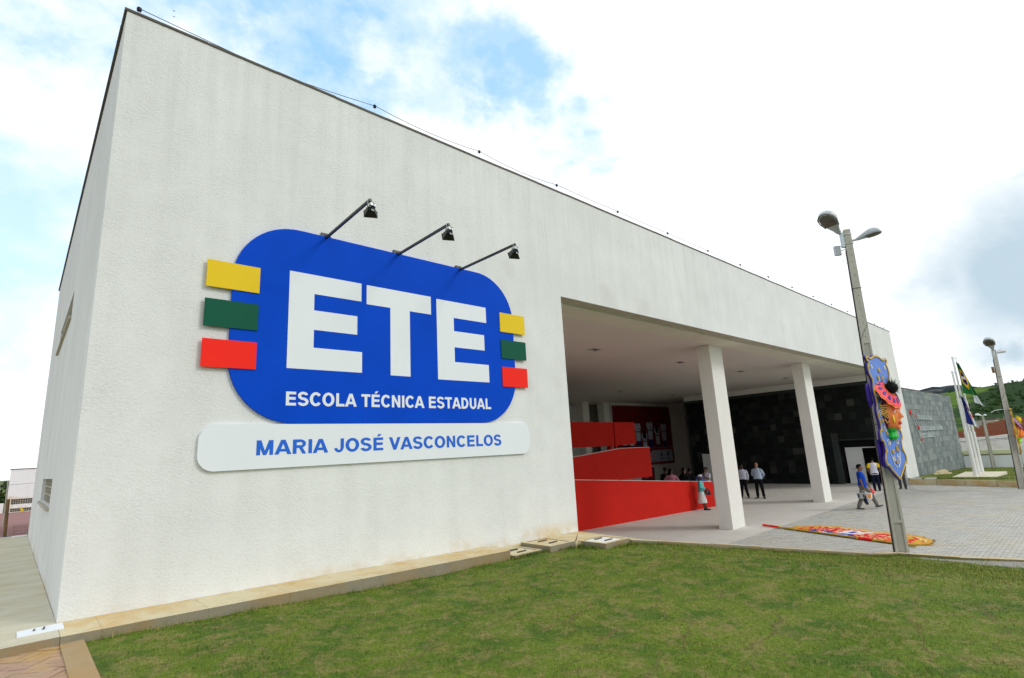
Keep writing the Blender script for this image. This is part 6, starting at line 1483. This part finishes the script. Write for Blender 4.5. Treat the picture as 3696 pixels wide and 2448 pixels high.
# man walking with buckets, to the right
kt, KP, ks, KHD = person((24.9, -1.0, 0), face(158), 'man in royal blue T-shirt and grey trousers striding across the paving with buckets', 1.75, M['skin_mid'],
    dict(hipL=(.09, -.02, .92), knL=(.10, -.26, .56), anL=(.10, -.40, .14), toeL=(.12, -.56, .14), hipR=(-.09, .02, .92), knR=(-.09, .08, .50), anR=(-.10, .27, .09), toeR=(-.11, .13, .035), elL=(.24, -.10, 1.15), wrL=(.25, -.22, .92), elR=(-.25, .06, 1.14), wrR=(-.24, .01, .86)), M['tee_blue'], .42, M['trouser_grey'], None, M['shoe_grey'], 'short', turn=-.25, girth=1.05, hem=.84)
hR = wpt(kt, (-.24, -.0, .76), ks); hL = wpt(kt, (.25, -.25, .82), ks)
def bucket(c, r, h, label, mats, rz=0, band=True, grp=None, hold=None):
    t = thing('bucket', tuple(c), label, 'bucket', grp, rz)
    m = MB(); n = 20; vs = []
    for z, rr in ((0, r * .80), (h, r), (h, r * 1.05), (h - .02, r * 1.05), (h - .02, r * .98)): 
        for q in range(n): a = 2 * PI * q / n; vs.append((rr * math.cos(a), rr * math.sin(a), z))
    for z, rr in ((h, r * .96), (.01, r * .77)):
        for q in range(n): a = 2 * PI * q / n; vs.append((rr * math.cos(a), rr * math.sin(a), z))
    fs = [(i * n + q, i * n + (q + 1) % n, (i + 1) * n + (q + 1) % n, (i + 1) * n + q) for i in (0, 1, 2, 5) for q in range(n)]
    m.add(vs, fs, 0, True); m.add(vs[:n], [tuple(range(n - 1, -1, -1))]); m.build('pail', mats[0], t, False)
    if band:
        b = MB(); vs = []
        for z in (h * .16, h * .82):
            for q in range(n): a = 2 * PI * q / n; rr = r * (.8 + .2 * z / h) + .002; vs.append((rr * math.cos(a), rr * math.sin(a), z))
        for q in range(n): b.add([vs[q], vs[(q + 1) % n], vs[n + (q + 1) % n], vs[n + q]], [(0, 1, 2, 3)], 1 if (q % 5) in (2, 3) else 0)
        b.build('print', [mats[1], mats[2]], t, False)
    hp = V((0, 0, h + r * 1.4))
    if hold is not None: d = V(hold) - V(c); hp = V((d.x * math.cos(rz) + d.y * math.sin(rz), -d.x * math.sin(rz) + d.y * math.cos(rz), d.z))
    e0, e1_ = V((r * 1.02, 0, h - .02)), V((-r * 1.02, 0, h - .02)); top_c = hp * 2 - (e0 + e1_) / 2
    m = MB(); m.tube([e0 * (1 - u) ** 2 + top_c * 2 * u * (1 - u) + e1_ * u * u for u in np.linspace(0, 1, 13)], .006, 6); m.build('bail', M['galv'], t, False)
    return t
M['pail_white'] = pmat('white_pail', (.72, .71, .68), .4, .04, 5, 0, 1, .4); M['pail_orange'] = pmat('orange_print', (.85, .28, .02), .5, .1, 8); M['pail_clear'] = pmat('cloudy_plastic', (.42, .42, .38), .3, .2, 6, 0, 1, .5)
bucket(hR + V((.02, -.13, -.34)), .125, .22, 'white bucket with orange print in the walking man\'s hand, the right one of two', (M['pail_white'], M['pail_orange'], M['pail_white']), .3, True, 'buckets carried by the walking man', hR)
bucket(hR + V((-.05, .135, -.32)), .13, .20, 'cloudy grey plastic bucket in the walking man\'s hand, the left one of two', (M['pail_clear'], M['pail_clear'], M['logo_blue']), .2, True, 'buckets carried by the walking man', hR)
M['bag_red'] = pmat('red_white_bag', (.72, .06, .05), .4, .3, 9); M['bag_blue'] = pmat('dark_blue_bag', (.012, .022, .09), .4, .4, 9)
def bag(c, w, d, h, label, mat1, mat2, rz, tilt):
    t = thing('plastic_bag', tuple(c), label, 'bag', None, rz); t.rotation_euler = (tilt, 0, rz)
    m = MB(); n = 16; vs = []; rows = [(0, .7), (.12, .98), (.4, 1.05), (.7, .92), (.9, .5), (1.0, .18)]
    for z, k_ in rows:
        for q in range(n): a = 2 * PI * q / n; f = 1 + .09 * math.sin(5 * a + z * 7); vs.append((w * k_ * f * math.cos(a), d * k_ * f * math.sin(a), h * z))
    fs = [(i * n + q, i * n + (q + 1) % n, (i + 1) * n + (q + 1) % n, (i + 1) * n + q) for i in range(5) for q in range(n)]
    m.add(vs, fs, 0, False)
    for i in range(len(m.m)): m.m[i] = 1 if (i // n in (0, 1) and (i % n) in (2, 3, 4, 9, 10)) else 0
    m.add(vs[:n], [tuple(range(n - 1, -1, -1))]); m.build('bag', [mat1, mat2], t, False)
    m = MB(); m.tube([(-.03, 0, h * .95), (0, 0, h * 1.2), (.03, 0, h * .95)], .006, 5); m.build('handle', mat1, t, False)
bag(hL + V((.02, -.06, -.34)), .14, .10, .30, 'red and white plastic bag in the far hand of the walking man', M['bag_red'], M['pail_white'], .5, 0)
bag(hL + V((-.08, .12, -.66)), .13, .09, .46, 'dark blue printed carrier bag hanging between the walking man\'s legs', M['bag_blue'], M['pail_white'], .4, -.35)
# by the doorway
person((32.85, .52, 0), face(62), 'man in white T-shirt with yellow sleeves seen from behind at the doorway', 1.71, M['skin_mid'], dict(elL=(.28, .06, 1.16), wrL=(.22, -.10, .95), elR=(-.29, .05, 1.17), wrR=(-.24, -.10, .95)), M['tee_white'], .42, M['navy'], None, M['shoe_black'], 'short', turn=-.5, girth=1.05, cuffs=M['sleeve_yellow'], hem=.84, lean=.05)
person((33.35, .05, 0), face(70), 'person in navy trousers and dark top almost hidden behind the lamp post', 1.66, M['skin_mid'], None, M['black_top'], 1.0, M['navy'], None, M['shoe_black'], 'short')
person((34.25, -.32, 0), face(262), 'person in white top and dark grey slacks partly hidden behind the blue carnival board', 1.70, M['skin_dark'], dict(elL=(.27, .05, 1.15), wrL=(.20, -.02, .92)), M['tee_white'], .42, M['grey_slacks'], None, M['shoe_black'], 'short', girth=.95, hem=.84)
# people behind the red parapet
person((22.75, 6.35, .05), face(60), 'person in pink blouse with dark hair, seen from behind over the red wall', 1.76, M['skin_dark'], dict(elL=(.30, -.03, 1.22), wrL=(.28, -.26, 1.15), elR=(-.30, .0, 1.2), wrR=(-.20, -.16, 1.12)), M['pink'], .9, M['trouser_black'], None, M['shoe_black'], 'long', turn=-.9, girth=1.12, female=True)
person((23.3, 7.0, .05), face(75), 'person in dark clothes standing just beyond the pink blouse behind the red wall', 1.80, M['skin_dark'], None, M['black_top'], 1.0, M['trouser_black'], None, M['shoe_black'], 'bun', turn=.3, female=True)
person((23.85, 6.3, 0), face(85), 'long-haired person in black, left one of the dark pair behind the red wall', 1.80, M['skin_mid'], dict(elL=(.27, -.05, 1.18), wrL=(.12, -.25, 1.15)), M['black_top'], 1.0, M['trouser_black'], None, M['shoe_black'], 'long', turn=-.5, female=True, girth=1.1)
person((24.35, 6.3, 0), face(80), 'broad person in black, right one of the dark pair behind the red wall', 1.75, M['skin_dark'], None, M['black_top'], 1.0, M['trouser_black'], None, M['shoe_black'], 'short', turn=.1, girth=1.15)
person((24.9, 6.45, 0), face(150), 'person in mid-blue shirt bending forward behind the woman in the striped hat', 1.72, M['skin_dark'], dict(elL=(.26, -.55, 1.05), wrL=(.18, -.70, .95), elR=(-.26, -.5, 1.02), wrR=(-.15, -.62, .9)), M['blue_shirt'], .9, M['navy'], None, M['shoe_black'], 'short', lean=.75, girth=1.08)
person((26.05, 6.3, 0), face(285), 'man in white short-sleeved shirt with arms raised in front, next to the column', 1.68, M['skin_mid'], dict(elL=(.25, -.12, 1.12), wrL=(.05, -.27, 1.28), elR=(-.25, -.12, 1.12), wrR=(-.10, -.28, 1.33)), M['tee_white'], .42, M['trouser_black'], None, M['shoe_black'], 'short', turn=.2, nod=.15)
# performer at the right edge
yt, YP, ys_, YHD = person((33.4, -5.66, 0), face(262), 'person in yellow patterned top and red head scarf at the right edge', 1.72, M['skin_mid'], dict(elL=(.42, .02, 1.18), wrL=(.20, -.05, 1.03), elR=(-.40, .02, 1.18), wrR=(-.20, -.05, 1.03)), M['yellow_dress'], .35, M['trouser_black'], None, M['shoe_black'], ('bun', M['red_hair']), girth=1.05, female=True, hem=.84)
m = MB(); m.tube([(.09, .0, 1.50), (.05, -.11, 1.46), (-.05, -.11, 1.46), (-.09, 0, 1.50), (0, .09, 1.50), (.09, 0, 1.50)], .03, 8); sc_(m, ys_).build('scarf', M['sky_scarf'], yt, False)
bpy.data.scenes.remove(TMP)
